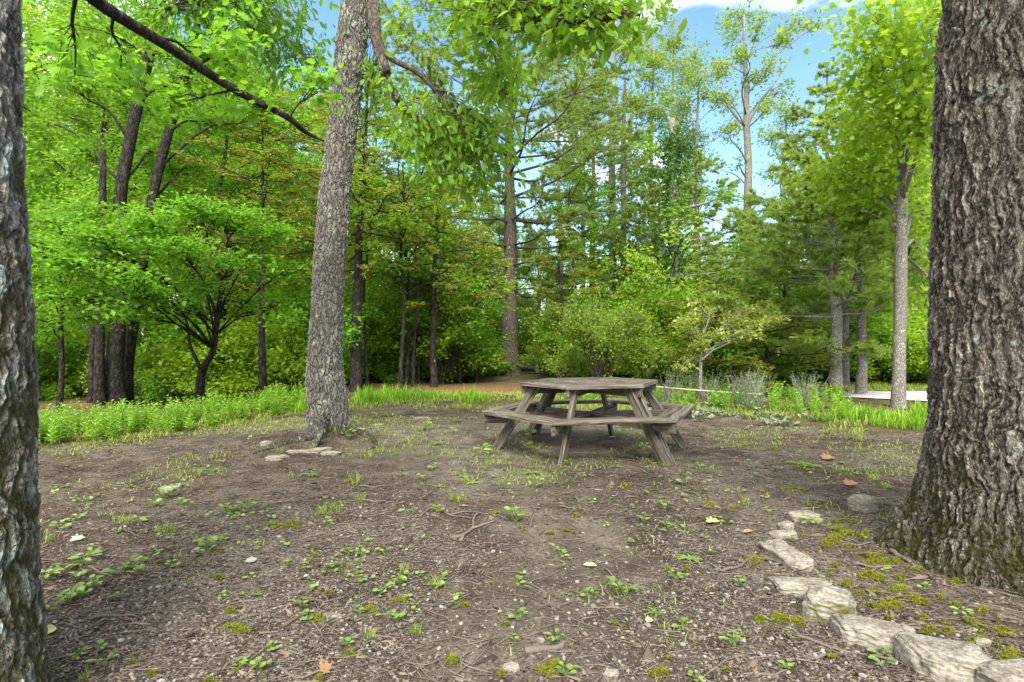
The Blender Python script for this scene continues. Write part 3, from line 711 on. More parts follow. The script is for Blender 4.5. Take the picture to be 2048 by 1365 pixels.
# --- hemlocks and thin dark conifers behind the clearing
def hem(px, py, top, d, r, label, **k):
    x = (px - CX) * d / F; z = float(gz(x, d)); h = H - (top - YH) * d / F - z
    return conifer('hemlock_tree', label, 'tree', (x, d, z), h, r, 'hemlock', k.pop('first', .2), k.pop('Lmax', 2.4), k.pop('whorl', .3), 4, bark=k.pop('bark', 'bark_dark'), leaf=k.pop('leaf', 'needle_olive'), **k)
hem(527, 790, 205, 12.6, .085, 'thin dark conifer with bare tip and fine brown twigs left of the grey trunk', first=.4, Lmax=2.3, dens=.7)
hem(712, 780, 120, 13.2, .135, 'straight dark conifer standing close behind the grey trunk, olive sprays on thin boughs', first=.38, Lmax=2.9, dens=.75, lean=(.3, 0))
hem(869, 772, 330, 14.6, .095, 'thin olive conifer between the grey trunk and the big pine', first=.36, Lmax=2.3, dens=.8)
hem(953, 762, 430, 16.5, .07, 'slim conifer with drooping dead lower boughs just left of the big pine', first=.36, Lmax=1.3, dens=.7)
hem(1120, 758, 430, 17, .08, 'dusky olive conifer right of the big pine trunk', first=.2, Lmax=1.5, dens=.8)
hem(1530, 775, 600, 12.6, .06, 'low bushy dark conifer with dead grey twigs right of the dogwood', first=.02, Lmax=2., whorl=.25)
hem(1430, 770, 560, 14., .06, 'low olive conifer behind the dogwood', first=.02, Lmax=2.2, whorl=.25)
hem(1250, 760, 560, 16.5, .06, 'young conifer behind the airy shrub', first=.03, Lmax=2., whorl=.3)

# --- white pines
def pine(px, py, top, d, r, label, **k):
    x = (px - CX) * d / F; z = float(gz(x, d)); h = H - (top - YH) * d / F - z
    return conifer('pine_tree', label, 'tree', (x, d, z), h, r, 'pine', k.pop('first', .2), k.pop('Lmax', 3.), k.pop('whorl', .7), k.pop('nb', 5), **k)
pine(1021, 752, 70, 19.5, .33, 'tallest pine with thick straight trunk and long level boughs behind the picnic table', first=.24, Lmax=4.4, whorl=.75, dens=.95, env=lambda u: .75 + .35 * math.sin(u * 3.1) if u < .85 else 1.1 - 1.0 * (u - .85) / .15 * .6)
pine(1672, 800, 330, 12.0, .14, 'foremost pine of the right group with lichened trunk and dead lower boughs', first=.22, Lmax=2.6, whorl=.5, dens=1.1, bark='bark_grey', lean=(-.1, 0))
pine(1688, 792, 210, 13.2, .12, 'pine half hidden behind the foremost pine at right', first=.3, Lmax=2.3, whorl=.55, bark='bark_grey')
pine(1722, 797, 300, 12.6, .115, 'slim pine between the foremost pine and the grey barked tree', first=.4, Lmax=2.1, whorl=.5, bark='bark_grey')
pine(1655, 770, 130, 21., .16, 'tall pine with pointed top against the sky at right', first=.2, Lmax=3.2, whorl=.7)
pine(1185, 756, 120, 23.5, .16, 'pine with airy boughs just right of the tallest pine', first=.22, Lmax=3.2)
pine(1318, 757, 330, 21., .13, 'pine with low spreading boughs left of the ivy covered snag', first=.1, Lmax=3.2, whorl=.6)
pine(1590, 765, 400, 18., .11, 'young pine with drooping boughs left of the tall pointed pine', first=.1, Lmax=2.6, whorl=.5)
pine(1440, 765, 520, 17., .09, 'short bushy pine behind the dogwood and the rail', first=.04, Lmax=2.8, whorl=.45)
pine(1390, 760, 300, 23., .14, 'pine with sparse boughs behind the ivy covered snag', first=.2, Lmax=3.2)

# --- snag with ivy
def snag():
    d = 17.; p = np.array([at(x, y, d) for x, y in [(1348, 760), (1350, 650), (1348, 520), (1346, 400), (1347, 300), (1344, 238)]]); p[0, 2] = gz(p[0, 0], p[0, 1])
    base = p[0]; lo = p - base
    root = empty('dead_tree', base); tag(root, 'broken topped dead tree wrapped in dark ivy right of the big pine', 'tree')
    g = G(); c, r = trunk_rings(g, np.vstack([[lo[0] - (0, 0, .15)], lo]), [.17, .17, .155, .14, .13, .12, .09], 12, 30, .2, .3)
    lines = []
    for a, b, r0 in [((1347, 320), (1385, 268), .05), ((1346, 345), (1290, 335), .04), ((1348, 420), (1520, 408), .045), ((1348, 440), (1290, 470), .04), ((1348, 560), (1440, 545), .04), ((1346, 300), (1300, 270), .03), ((1348, 470), (1430, 500), .03)]:
        lines.append(limb(g, at(*a, d) - base, at(*b, d - rng.uniform(-1, 1.2)) - base, r0, .012, .03))
    g.build('trunk', M['bark_grey'], root)
    lf = G()
    n = 6500; k = (rng.uniform(0, 1, n) ** .8 * 27).astype(int); a = rng.uniform(0, TAU, n); z = rng.normal(0, .1, n)
    rr = r[k] + np.abs(rng.normal(0, .2, n)) * np.clip(3.2 * vnoise(c[k, 2] * 1.1, a * 1.2, 5) - .8, .1, 3)
    o = np.stack([np.cos(a), np.sin(a), 0 * a], -1)
    leaves(lf, DIAM, c[k] + o * rr[:, None] + np.c_[0 * z, 0 * z, z], nrm(rng.standard_normal((n, 3)) - [0, 0, .8]), nrm(o + rng.standard_normal((n, 3)) * .4), rng.uniform(.07, .12, n), 1.2)
    for ln in lines[:2] + lines[3:4]:
        fill_blob(g, lf, ln, ln[-1] * .6 + ln[3] * .4, (.6, .5, .5), 12, 40, .09, DIAM, .12)
    lf.build('ivy', M['ivy'], root, False)
snag()

# --- tall open tulip tree against the sky, ivy on the lower trunk
def tulip():
    d = 24.; px = [(1497, 745), (1497, 640), (1496, 520), (1495, 420), (1497, 330), (1493, 250), (1493, 180), (1490, 110), (1488, 30)]
    p = np.array([at(x, y, d) for x, y in px]); p[0, 2] = gz(p[0, 0], p[0, 1])
    B = [blob(x, y, d + rng.normal(0, .8), wx, wy, .9, k) for x, y, wx, wy, k in [(1485, 30, 45, 35, 1), (1460, 60, 30, 35, .8), (1520, 45, 25, 30, .6), (1480, 110, 25, 35, .8), (1505, 160, 25, 30, .7), (1570, 80, 30, 40, .8), (1600, 55, 28, 30, .7), (1545, 130, 25, 30, .6), (1570, 180, 26, 25, .5), (1440, 130, 25, 30, .6), (1430, 190, 22, 25, .5), (1455, 260, 15, 25, .3), (1530, 225, 22, 20, .4), (1470, 330, 20, 20, .3), (1640, 45, 25, 25, .5)]]
    rt = blob_tree('tulip_tree', 'tall slender tree with open crown against blue sky and ivy on its lower trunk', 'tree', p, [.17, .165, .16, .155, .15, .13, .1, .07, .04], B, 'bark_grey', 'leaf_shrub', .17, DIAM, 12, 30, .16, limb_r=.34, zmin=.55,
        extra_limbs=[(pxpath([(1494, 258), (1465, 225), (1448, 195), (1440, 160)], d), .06, .02), (pxpath([(1495, 250), (1520, 205), (1550, 165), (1585, 110)], d), .07, .02), (pxpath([(1497, 375), (1470, 350), (1440, 340)], d), .035, .01)])
    lf = G(); n = 3800; z = rng.uniform(0, 1, n) ** .7; y = 760 - 330 * z; a = rng.uniform(0, TAU, n); o = np.stack([np.cos(a), np.sin(a), 0 * a], -1)
    pos = np.array([at(1497, yy, d) for yy in y]) - p[0] + o * (.2 + np.abs(rng.normal(0, .14, n)))[:, None]
    leaves(lf, DIAM, pos, nrm(rng.standard_normal((n, 3)) - [0, 0, .8]), nrm(o + rng.standard_normal((n, 3)) * .4), rng.uniform(.1, .16, n), 1.2)
    lf.build('ivy', M['ivy'], rt, False)
tulip()

def thin_tall(pxs, d, rr, label, blobs, leaf='leaf_mid', bark='bark_pine', **k):
    p = np.array([at(x, y, d) for x, y in pxs]); p[0, 2] = gz(p[0, 0], p[0, 1])
    return blob_tree(k.pop('name', 'slender_tree'), label, 'tree', p, rr, blobs, bark, leaf, k.pop('size', .16), k.pop('tpl', DIAM), k.pop('ncl', 14), k.pop('nleaf', 34), k.pop('spread', .15), **k)
thin_tall([(1228, 745), (1227, 640), (1226, 500), (1224, 380), (1224, 250), (1228, 140), (1232, 40)], 25., [.17, .17, .16, .15, .13, .1, .06], 'left one of two tall thin trunks between the big pine and the snag',
    [blob(1260, 100, 25, 55, 50), blob(1310, 130, 25, 45, 50), blob(1200, 180, 25.5, 40, 40, None, .6), blob(1280, 200, 25, 50, 40), blob(1330, 210, 25, 40, 40), blob(1250, 270, 26, 45, 35, None, .6), blob(1210, 480, 26, 40, 50), blob(1270, 480, 26, 40, 45)], 'leaf_shrub', 'bark_grey')
thin_tall([(1250, 745), (1249, 640), (1247, 500), (1247, 380), (1247, 280), (1250, 160)], 24., [.14, .14, .135, .12, .1, .05], 'right one of two tall thin trunks between the big pine and the snag',
    [blob(1300, 300, 24, 45, 40), blob(1270, 360, 24.5, 50, 40), blob(1210, 380, 25, 40, 40), blob(1320, 430, 25, 50, 45), blob(1180, 440, 25, 45, 40)], 'leaf_mid')
for px, top, d, lb in [(1165, 30, 29., 'tall slim leafy tree between the tallest pine and the two thin trunks'), (1345, 40, 30., 'tall slim leafy tree standing far back above the ivy covered snag'), (1570, 200, 29., 'slim leafy tree right of the open crowned tree'), (1120, 40, 27., 'tall airy pale green tree just right of the tallest pine'), (1305, 60, 26., 'tall airy pale green tree right of the two thin trunks'), (1395, 110, 28., 'tall airy pale green tree between the snag and the open crowned tree')]:
    thin_tall([(px, 745), (px + 2, 500), (px - 3, 330), (px + 2, top + 60), (px, top)], d, [.11, .1, .08, .045, .02], lb,
        [blob(px + rng.normal(0, 34), y, d + rng.normal(0, .8), 36, 32, None, .8) for y in range(top, 430, 24)], 'leaf_shrub', 'bark_grey', ncl=17, nleaf=30, spread=.24, size=.15)
# grey barked tree by the drive with bright yellow-green crown
thin_tall([(1797, 818), (1798, 740), (1800, 640), (1802, 520), (1804, 400), (1806, 300), (1810, 180), (1815, 40)], 9.9, [.105, .1, .098, .095, .09, .08, .065, .04],
    'pale grey straight trunk beside the drive carrying a bright yellow green crown',
    [blob(x, y, dd, wx, wy, .8, k) for x, y, dd, wx, wy, k in [(1800, 60, 8.5, 80, 60, 2), (1850, 130, 8, 60, 70, 1.8), (1760, 150, 9, 70, 55, 1.7), (1800, 230, 9, 85, 45, 2), (1850, 260, 8.6, 50, 50, 1.3), (1730, 250, 10, 60, 45, 1.3), (1720, 330, 10.5, 80, 40, 1.6), (1830, 330, 10, 60, 40, 1.1), (1760, 390, 10.5, 90, 35, 1.6), (1690, 410, 11, 60, 30, .7), (1850, 430, 10.8, 45, 40, 1), (1650, 360, 11, 70, 35, 1), (1850, 610, 11, 40, 40, .7), (1750, 30, 8.4, 50, 50, 1.2), (1860, 30, 7.6, 50, 50, 1.4), (1700, 200, 10, 40, 40, .7), (1860, 520, 11, 40, 40, .8)]],
    'leaf_bright', 'bark_grey', name='yellow_poplar_tree', size=.095, tpl=LOBED, ncl=18, nleaf=24, spread=.3, flat=1., limb_r=.4, droop=.3, zmin=.4)

# dogwood
p = np.array([at(x, y, 10.9) for x, y in [(1401, 800), (1401, 740), (1402, 720), (1404, 690), (1408, 650)]]); p[0, 2] = gz(p[0, 0], p[0, 1])
blob_tree('dogwood_tree', 'small dogwood with pale yellowish leaves in flat sprays behind the white flowers', 'tree', p, [.035, .032, .03, .025, .015],
    [blob(x, y, 10.9 + rng.normal(0, .35), wx, wy, .5, k) for x, y, wx, wy, k in [(1510, 625, 40, 13, 1.2), (1540, 640, 30, 14, .9), (1470, 640, 35, 14, 1), (1440, 668, 35, 13, .9), (1380, 640, 30, 14, .8), (1365, 660, 25, 18, .7), (1400, 690, 30, 16, .8), (1500, 665, 35, 12, .8), (1375, 720, 20, 18, .5), (1420, 620, 26, 12, .5), (1395, 605, 18, 10, .3), (1360, 740, 18, 18, .4)]],
    'bark_grey', 'leaf_dog', .085, DIAM, 12, 22, .06, .5, .25, limb_r=.55, zmin=.6, extra_limbs=[(pxpath([(1402, 722), (1425, 702), (1450, 690), (1495, 665)], 10.8), .02, .006), (pxpath([(1404, 700), (1395, 660), (1385, 625), (1380, 595)], 11.), .015, .005)])
# airy light green shrub behind the table
def airy(px, py, d, label, wd=110, ht=200, n=26, leaf='leaf_shrub', name='tall_shrub'):
    x = (px - CX) * d / F; base = np.array([x, d, float(gz(x, d))]); root = empty(name, base); tag(root, label, 'shrub')
    tr = G(); lf = G(); s = d / F
    for i in range(n):
        a = rng.uniform(0, TAU); q = rng.uniform(.2, 1) ** .6
        e = np.array([math.cos(a) * q * wd * s, math.sin(a) * q * wd * s * .8, ht * s * (1.08 - .5 * q * q) * rng.uniform(.7, 1.05)])
        ln = limb(tr, rng.normal(0, .06, 3) * [1, 1, 0], e, .013, .004, .12, .06)
        fill_blob(tr, lf, ln, e * [.93, .93, .88], (.32, .32, .42), 12, 15, .075, DIAM, .09, .8, .05, tr=.004)
        fill_blob(tr, lf, ln, e * .66, (.3, .3, .4), 6, 12, .07, DIAM, .1, .8, .05, tr=.004)
    tr.build('stem', M['bark_twig'], root); lf.build('foliage', M[leaf], root, False)
    return root
airy(1200, 760, 13.5, 'tall airy light green shrub rising behind the picnic table', 105, 205, 30)
airy(1130, 755, 15., 'smaller airy shrub left of the tall one behind the table', 60, 90, 12)
airy(1290, 762, 14.2, 'low yellowish shrub right of the tall airy one', 60, 110, 12)

# ------------------------------------------------------------------ background forest
def proto_broad(seed, h, w, leaf, bark, start=.25, nb=30, size=.16, ncl=13, nleaf=36):
    global rng
    rng = np.random.default_rng(seed)
    pts = [np.array([rng.normal(0, .02 * h) * (i / 6), rng.normal(0, .02 * h) * (i / 6), h * .93 * i / 6]) for i in range(7)]
    bl = []
    for i in range(nb):
        u = start + (1 - start) * (i + rng.uniform(0, 1)) / nb; a = i * 2.4 + rng.normal(0, .4)
        env = math.sin(math.pi * min(1, max(.0, (u - start * .6) / (1.06 - start * .6))) ** .8) ** .7
        rr = w * env * rng.uniform(.25, 1)
        bl.append((np.array([math.cos(a) * rr, math.sin(a) * rr, h * u]), (w * .36, w * .36, h * .055 + .25)))
    return blob_tree('broadleaf_tree', 'x', 'tree', pts, [.014 * h * (1 - .85 * i / 6) for i in range(7)], bl, bark, leaf, size, DIAM, ncl, nleaf, .17, .7, .15, zmin=.15)
def proto_shrub(seed, h, w, leaf, nb=20, size=.12, ncl=12, nleaf=30):
    global rng
    rng = np.random.default_rng(seed); root = empty('understorey_shrub'); tr = G(); lf = G()
    for i in range(nb):
        a = rng.uniform(0, TAU); q = rng.uniform(0, 1) ** .6; e = np.array([math.cos(a) * q * w, math.sin(a) * q * w, h * rng.uniform(.12, 1.) * (1.05 - .45 * q)])
        ln = limb(tr, rng.normal(0, .15, 3) * [1, 1, 0], e, .016, .006, .08)
        fill_blob(tr, lf, ln, e, (w * .38, w * .38, h * .16), ncl, nleaf, size, DIAM, .12, .7, .2)
    tr.build('stem', M['bark_twig'], root); lf.build('foliage', M[leaf], root, False)
    return root
def proto_sapling(seed, h):
    global rng
    rng = np.random.default_rng(seed)
    pts = [np.array([rng.normal(0, .03) * i, rng.normal(0, .03) * i, h * i / 5]) for i in range(6)]
    bl = [(np.array([rng.normal(0, .7), rng.normal(0, .7), h * rng.uniform(.5, 1.05)]), (.6, .6, .25)) for _ in range(9)]
    return blob_tree('sapling', 'x', 'tree', pts, [.045 * (1 - .7 * i / 5) for i in range(6)], bl, 'bark_dark', 'leaf_mid', .12, DIAM, 9, 20, .13, zmin=.4, sides=8)

BROAD = [proto_broad(101, 13., 3.3, 'leaf_mid', 'bark_dark'), proto_broad(102, 14.5, 3.8, 'leaf_bright', 'bark_pine'), proto_broad(103, 12., 3.4, 'leaf_shrub', 'bark_grey', .2), proto_broad(104, 11., 3.2, 'leaf_maple', 'bark_dark', .15)]
SHRUB = [proto_shrub(201, 3.2, 1.7, 'leaf_mid'), proto_shrub(202, 2.4, 1.6, 'leaf_bright'), proto_shrub(203, 4.2, 1.8, 'leaf_maple'), proto_shrub(204, 1.8, 1.5, 'leaf_mid')]
def proto_young(seed, h):
    global rng
    rng = np.random.default_rng(seed)
    pts = [np.array([rng.normal(0, .03) * i, rng.normal(0, .03) * i, h * i / 5]) for i in range(6)]
    bl = [(np.array([rng.normal(0, .65), rng.normal(0, .65), h * rng.uniform(.12, 1.05)]), (.6, .6, .3)) for _ in range(16)]
    return blob_tree('young_tree', 'x', 'tree', pts, [.03 * (1 - .7 * i / 5) for i in range(6)], bl, 'bark_dark', 'leaf_bright', .12, DIAM, 9, 16, .16, zmin=.1, sides=8)
SAP = [proto_sapling(301, 5.), proto_sapling(302, 6.5), proto_young(303, 3.4)]
rng = np.random.default_rng(77)
BL = ['mid green broadleaf tree in the dense woods behind the clearing', 'yellow green broadleaf tree in the dense woods behind the clearing', 'light olive green broadleaf tree in the woods behind the clearing', 'fresh green bushy tree low branched in the woods behind the clearing']
SL = ['mid green leafy shrub in the undergrowth between the trunks', 'bright yellow green shrub in the undergrowth between the trunks', 'tall fresh green shrub in the undergrowth between the trunks', 'low mid green shrub in the undergrowth between the trunks']
PL = ['short dark pole thin sapling at the edge of the woods', 'tall dark pole thin sapling at the edge of the woods', 'young tree with sparse bright leaves down to the ground before the woods']
used = {}
def place(protos, labels, k, x, y, s, group, cat):
    key = (group, k)
    o = copy_tree(protos[k]) if used.get(key) else protos[k]
    used[key] = True
    o.location = (x, y, float(gz(x, y)) - .03); o.rotation_euler = (0, 0, rng.uniform(0, TAU)); o.scale = (s * rng.uniform(.9, 1.15),) * 2 + (s,)
    tag(o, labels[k], cat, group)
GB, GS, GP = 'broadleaf trees of the woods', 'shrubs of the undergrowth', 'saplings at the edge of the woods'
def sky_limit(px):                                  # how high the woods stand in front of the sky
    return np.interp(px, [-400, 60, 420, 640, 720, 1000, 1120, 1300, 1640, 1720, 1900, 2400], [-150, -100, 0, 150, 300, 400, 440, 470, 470, 300, 150, 100])
HB = [13., 14.5, 12., 11.]
n_b = 0
for d0, d1, cnt in [(14.5, 18, 9), (18, 24, 16), (24, 32, 20), (32, 46, 26), (46, 70, 26)]:
    for i in range(cnt):
        px = -330 + (i + rng.uniform(.1, .9)) * 2700 / cnt; d = rng.uniform(d0, d1)
        if d < 18 and 640 < px < 1740: continue
        if d < 22 and 900 < px < 1640: continue
        k = int(rng.integers(0, 4)); lim = sky_limit(px) + rng.uniform(0, 90)
        if px > 1640 and rng.uniform() < .7: k = 1
        h = H + (YH - lim) * d / F; s = min(1.35, h / HB[k])
        if s < .33: continue
        place(BROAD, BL, k, (px - CX) * d / F, d, s, GB, 'tree'); n_b += 1
for px, d, lim, k in [(1075, 22, 470, 2), (1150, 19.5, 520, 1), (1225, 22, 450, 0), (1320, 19, 540, 1), (1420, 20.5, 500, 2), (1480, 18.5, 560, 1), (1560, 20, 500, 0), (1625, 19, 520, 1), (985, 23.5, 440, 2), (880, 20, 420, 1), (780, 21, 380, 2),
                      (1700, 17.5, 330, 1), (1770, 18, 280, 1), (1840, 17, 260, 1), (1900, 18, 200, 1), (1740, 21, 250, 2), (1820, 22, 200, 1), (1960, 19, 150, 1), (560, 17, 330, 1), (480, 18, 260, 1)]:
    s = (H + (YH - lim) * d / F) / HB[k]; place(BROAD, BL, k, (px - CX) * d / F, d, s, GB, 'tree')
for px, d, s, k in [(1740, 16.4, 1., 1), (1790, 16.8, .9, 1), (1840, 16.2, 1., 1), (1880, 16.6, 1.1, 1), (1700, 17, 1.1, 1), (450, 14.5, .9, 1), (500, 15, 1., 1), (560, 14.6, 1., 1), (600, 15.2, 1.1, 1), (630, 14.6, .8, 1), (740, 16.4, .7, 0), (790, 17, .8, 3), (840, 17.6, .8, 1), (900, 18.4, .8, 0), (945, 19.4, .8, 3), (1110, 19.4, .7, 1), (760, 19.5, 1., 2), (870, 20, 1., 2), (690, 17.8, .8, 0), (1330, 15.6, .8, 1), (1290, 16.5, 1.1, 1)]:
    place(SHRUB, SL, k, (px - CX) * d / F, d, s, GS, 'shrub')
for d0, d1, cnt in [(13.5, 16, 17), (16, 20, 24), (20, 27, 26), (27, 38, 24)]:
    for i in range(cnt):
        px = -250 + (i + rng.uniform(.1, .9)) * 2550 / cnt; d = rng.uniform(d0, d1); x = (px - CX) * d / F
        if d < 21 and 955 < px < 1085: continue
        if d < 15.5 and (640 < px < 1300): d += 2.5; x = (px - CX) * d / F
        if 6 < x < 10.5 and d < 15.5: d = rng.uniform(15.5, 17); x = (px - CX) * d / F
        if d < 17 and 690 < px < 1100 and rng.uniform() < .4: continue
        if px < 330 and d < 20 and rng.uniform() < .7: continue
        k = int(rng.integers(0, 4))
        if px > 1640 and rng.uniform() < .5: k = 1
        place(SHRUB, SL, k, x, d, rng.uniform(.75, 1.2), GS, 'shrub')
for px, py in [(735, 775), (799, 782), (826, 774), (812, 770), (838, 768), (780, 765), (470, 785), (560, 770), (612, 772), (428, 792), (1565, 775), (340, 790), (905, 762), (665, 770), (1150, 752)]:
    q = gp(px, py); place(SAP, PL, int(rng.integers(0, 2)), q[0], q[1], rng.uniform(.8, 1.15), GP, 'tree')
for px in list(range(700, 930, 24)) + list(range(430, 640, 34)) + [1340, 1380, 1560, 1610]:
    d = rng.uniform(15.2, 18.5); place(SAP, PL, 2, (px + rng.normal(0, 8) - CX) * d / F, d, rng.uniform(.75, 1.15), GP, 'tree')
print('background', n_b, len(COL.objects))

# ------------------------------------------------------------------ picnic table
def grain_prism(g, poly, z0, z1, along, off):
    """flat board from a plan polygon; grain runs along a plan direction"""
    poly = np.asarray(poly, float); k = len(poly); al = np.append(nrm(np.asarray(along, float)), 0); ac = np.array([-al[1], al[0], 0])
    jz = rng.normal(0, .0022, k)
    V = np.vstack([np.c_[poly, z0 + jz], np.c_[poly, z1 + jz]])
    A = np.stack([V @ al + off, V @ ac + off * .37, V[:, 2] + off], -1)
    b = list(range(k)); j = [(i + 1) % k for i in range(k)]
    g.add(V, np.array([b[::-1]]), np.array([[i + k for i in b]]), np.array([(i, jj, jj + k, i + k) for i, jj in zip(b, j)]), attr=A)
def grain_bar(g, a, b, w, h, upv=(0, 0, 1), off=0.):
    """timber from a to b; w across, h along upv"""
    a = np.asarray(a, float); b = np.asarray(b, float); t = nrm(b - a); u = np.asarray(upv, float); u = nrm(u - t * np.dot(u, t)); s = np.cross(t, u)
    V = np.array([p + s * sx * w / 2 + u * sz * h / 2 for p in (a, b) for sx, sz in ((-1, -1), (1, -1), (1, 1), (-1, 1))])
    A = np.stack([V @ t + off, V @ s + off * .3, V @ u + off * .7], -1)
    g.add(V, np.array([(0, 3, 2, 1), (4, 5, 6, 7), (0, 1, 5, 4), (1, 2, 6, 5), (2, 3, 7, 6), (3, 0, 4, 7)]), attr=A)
def table():
    cx, cy = .864, 6.355
    root = empty('hexagonal_picnic_table', (cx, cy, float(gz(cx, cy)))); tag(root, 'weathered grey six sided wooden picnic table with attached benches standing on bare dirt', 'picnic table')
    root.rotation_euler = (0, -.012, 0)
    a0 = R(-114.5); ang = [a0 + i * math.pi / 3 for i in range(6)]; cs = [np.array([math.cos(a), math.sin(a)]) for a in ang]
    def fin(g, name, par=root):
        o = g.build(name, M['wood'], par, False, 'grain'); m = o.modifiers.new('edge', 'BEVEL'); m.width = .005; m.segments = 2; return o
    g = G(); n = 5; Rt = .785
    for i in range(6):
        A, B = cs[i], cs[(i + 1) % 6]
        for k in range(n):
            r0 = Rt * (k + .07 if k else .05) / n; r1 = Rt * (k + .985 if k == n - 1 else k + .95) / n; e = .004 / Rt
            q = [A * r0, A * r1, B * r1, B * r0]; mid = (A + B) / 2; q = [x * (1 - e) + mid * np.dot(x, mid) / np.dot(mid, mid) * e * 1.5 for x in q]
            grain_prism(g, q, .715, .752, B - A, rng.uniform(0, 50))
    fin(g, 'tabletop')
    for i in range(6):
        A, B = cs[i], cs[(i + 1) % 6]; g = G()
        for r0, r1 in ((.935, 1.056), (1.07, 1.195)):
            grain_prism(g, [A * r0, A * r1, B * r1, B * r0], .415, .453, B - A, rng.uniform(0, 50))
        fin(g, 'bench')
    for i in range(3):
        A = cs[i]; s = np.array([-A[1], A[0]]); P = lambda r, z, o=0.: np.array([*(A * r + s * o), z])
        z = .67 - .0; g = G(); dz = [0, -.004, .004][i]
        grain_bar(g, P(-.755, z + dz), P(.755, z + dz), .04, .089, (0, 0, 1), rng.uniform(0, 50)); fin(g, 'top_beam')
        g = G(); grain_bar(g, P(-1.165, .362 + dz), P(1.165, .362 + dz), .04, .1, (0, 0, 1), rng.uniform(0, 50)); fin(g, 'seat_beam')
        for sg in (1, -1):
            offs = (.0405, -.0405) if i == 1 else (.0405 * (1 if sg > 0 else -1),)
            for o in offs:
                g = G(); top = P(sg * .60, .713, o); bot = P(sg * 1.1, -.03, o)
                grain_bar(g, top, bot, .04, .095, np.array([*(A * sg), .5]), rng.uniform(0, 50))
                lg = fin(g, 'leg')
                b = G()
                for r, zz in ((.632, .67), (.838, .362)):
                    sd = 1 if o > 0 else -1
                    p0 = P(sg * r, zz, o + sd * .017); p1 = P(sg * r, zz, o + sd * .027); tube(b, [p0, p1], .011, 8)
                b.build('bolt', M['bolt'], lg, False)
    # bolt through the visible beam end
    b = G(); A = cs[2]; tube(b, [np.array([*(A * .74), .672]), np.array([*(A * .762), .672])], .011, 8)
    b.build('bolt', M['bolt'], root, False)
table()

# ------------------------------------------------------------------ stones, twigs, fallen leaves
ico = None
def ico_sphere(sub=4):
    import bmesh
    bm = bmesh.new(); bmesh.ops.create_icosphere(bm, subdivisions=sub, radius=1)
    V = np.array([v.co[:] for v in bm.verts]); Fc = np.array([[v.index for v in f.verts] for f in bm.faces]); bm.free(); return V, Fc
IV, IF = ico_sphere(5)
def stone(label, px, py, wx, dep, hh, rz=0., mossy=0., block=.7, name='edging_stone', group=None, seed=None, lift=.1):
    """px,py: where its middle meets the ground; sizes in metres"""
    q = gp(px, py); s = int(rng.integers(0, 9999)) if seed is None else seed
    U = IV; P = np.sign(U) * np.abs(U) ** (block * .85)
    off = np.random.default_rng(s).uniform(0, 50, 3)
    d = np.array([mnoise.fractal(Vector((u * 1.6 + off).tolist()), 1., 2., 4) for u in U]); d2 = np.array([mnoise.noise(Vector((u * [2, 2, 6] * 1.5 + off).tolist())) for u in U])
    P = P * (1 + .16 * d + .07 * d2)[:, None]
    sh = np.random.default_rng(s + 1).normal(0, .18, 2)
    P[:, 0] += sh[0] * P[:, 1] + .1 * P[:, 0] * P[:, 1]; P[:, 2] += sh[1] * .5 * P[:, 0]
    g = G(); g.add(P * [wx / 2, dep / 2, hh / 2], IF)
    o = g.build(name, M['stone'], None, True); o.location = (q[0], q[1], q[2] + hh * lift); o.rotation_euler = (0, 0, rz)
    o.color = (mossy, mossy, mossy, 1); tag(o, label, 'stone', group); return o
EG = 'stones edging the oak foot'
stone('squarish grey boulder close to the oak foot, farthest of the edging stones', 1727, 1022, .13, .11, .13, .2, -.05, .55, group=EG, lift=.3)
stone('lumpy stone with moss beside a green weed at the far end of the edging', 1606, 1040, .19, .13, .09, -.2, .06, .75, group=EG)
stone('small flat stone behind the long pale slab', 1573, 1055, .12, .09, .05, .5, 0, .8, group=EG)
stone('flat mossy edged stone touching the far end of the long pale slab', 1566, 1074, .18, .1, .05, .1, .05, .7, group=EG)
stone('long pale slab lying lengthways, notched at its far end', 1575, 1120, .135, .36, .08, .1, -.05, .55, group=EG, seed=5)
stone('flat grey slab between the long pale slab and the round mossy boulder', 1606, 1183, .26, .17, .07, -.25, -.02, .6, group=EG)
stone('round boulder green with moss on its near side', 1658, 1232, .2, .18, .17, -.3, .16, .85, group=EG, lift=.15)
stone('wide streaky slab lying between the round mossy boulder and the bottom slab', 1748, 1284, .25, .17, .11, -.5, .0, .55, group=EG)
stone('large pale slab with layered edge near the bottom of the edging', 1897, 1342, .26, .2, .13, -.4, -.04, .5, group=EG)
stone('pale slab cut by the bottom right corner of the picture', 2058, 1395, .22, .2, .12, .1, 0, .55, group=EG)
stone('small rounded stone on the moss behind the wide streaky slab', 1812, 1268, .07, .05, .04, .4, 0, .9, 'small_stone')
stone('pale pebble stone on the moss near the oak foot', 1965, 1290, .06, .05, .035, .8, 0, .9, 'small_stone')
stone('flat grey stone lying alone left of the grey trunk roots', 553, 918, .2, .16, .05, .3, -.05, .65, 'flat_stone')
stone('small stone against the left root of the grey trunk', 533, 890, .13, .11, .07, .8, 0, .8, 'flat_stone')
stone('long thin stone in front of the grey trunk foot', 603, 905, .3, .1, .04, .15, 0, .7, 'flat_stone')
stone('pale stone directly at the grey trunk foot', 637, 903, .22, .14, .06, .25, -.03, .75, 'flat_stone')
stone('right one of the flat stones under the grey trunk', 661, 909, .2, .12, .05, -.1, -.03, .75, 'flat_stone')
stone('stone wedged against the right root of the grey trunk', 718, 862, .17, .13, .06, .1, -.05, .7, 'flat_stone')
stone('half buried stone right of the grey trunk', 757, 852, .16, .1, .04, .4, 0, .7, 'flat_stone')
stone('low half buried stone between grey trunk and table', 842, 838, .25, .12, .035, .1, 0, .7, 'flat_stone')
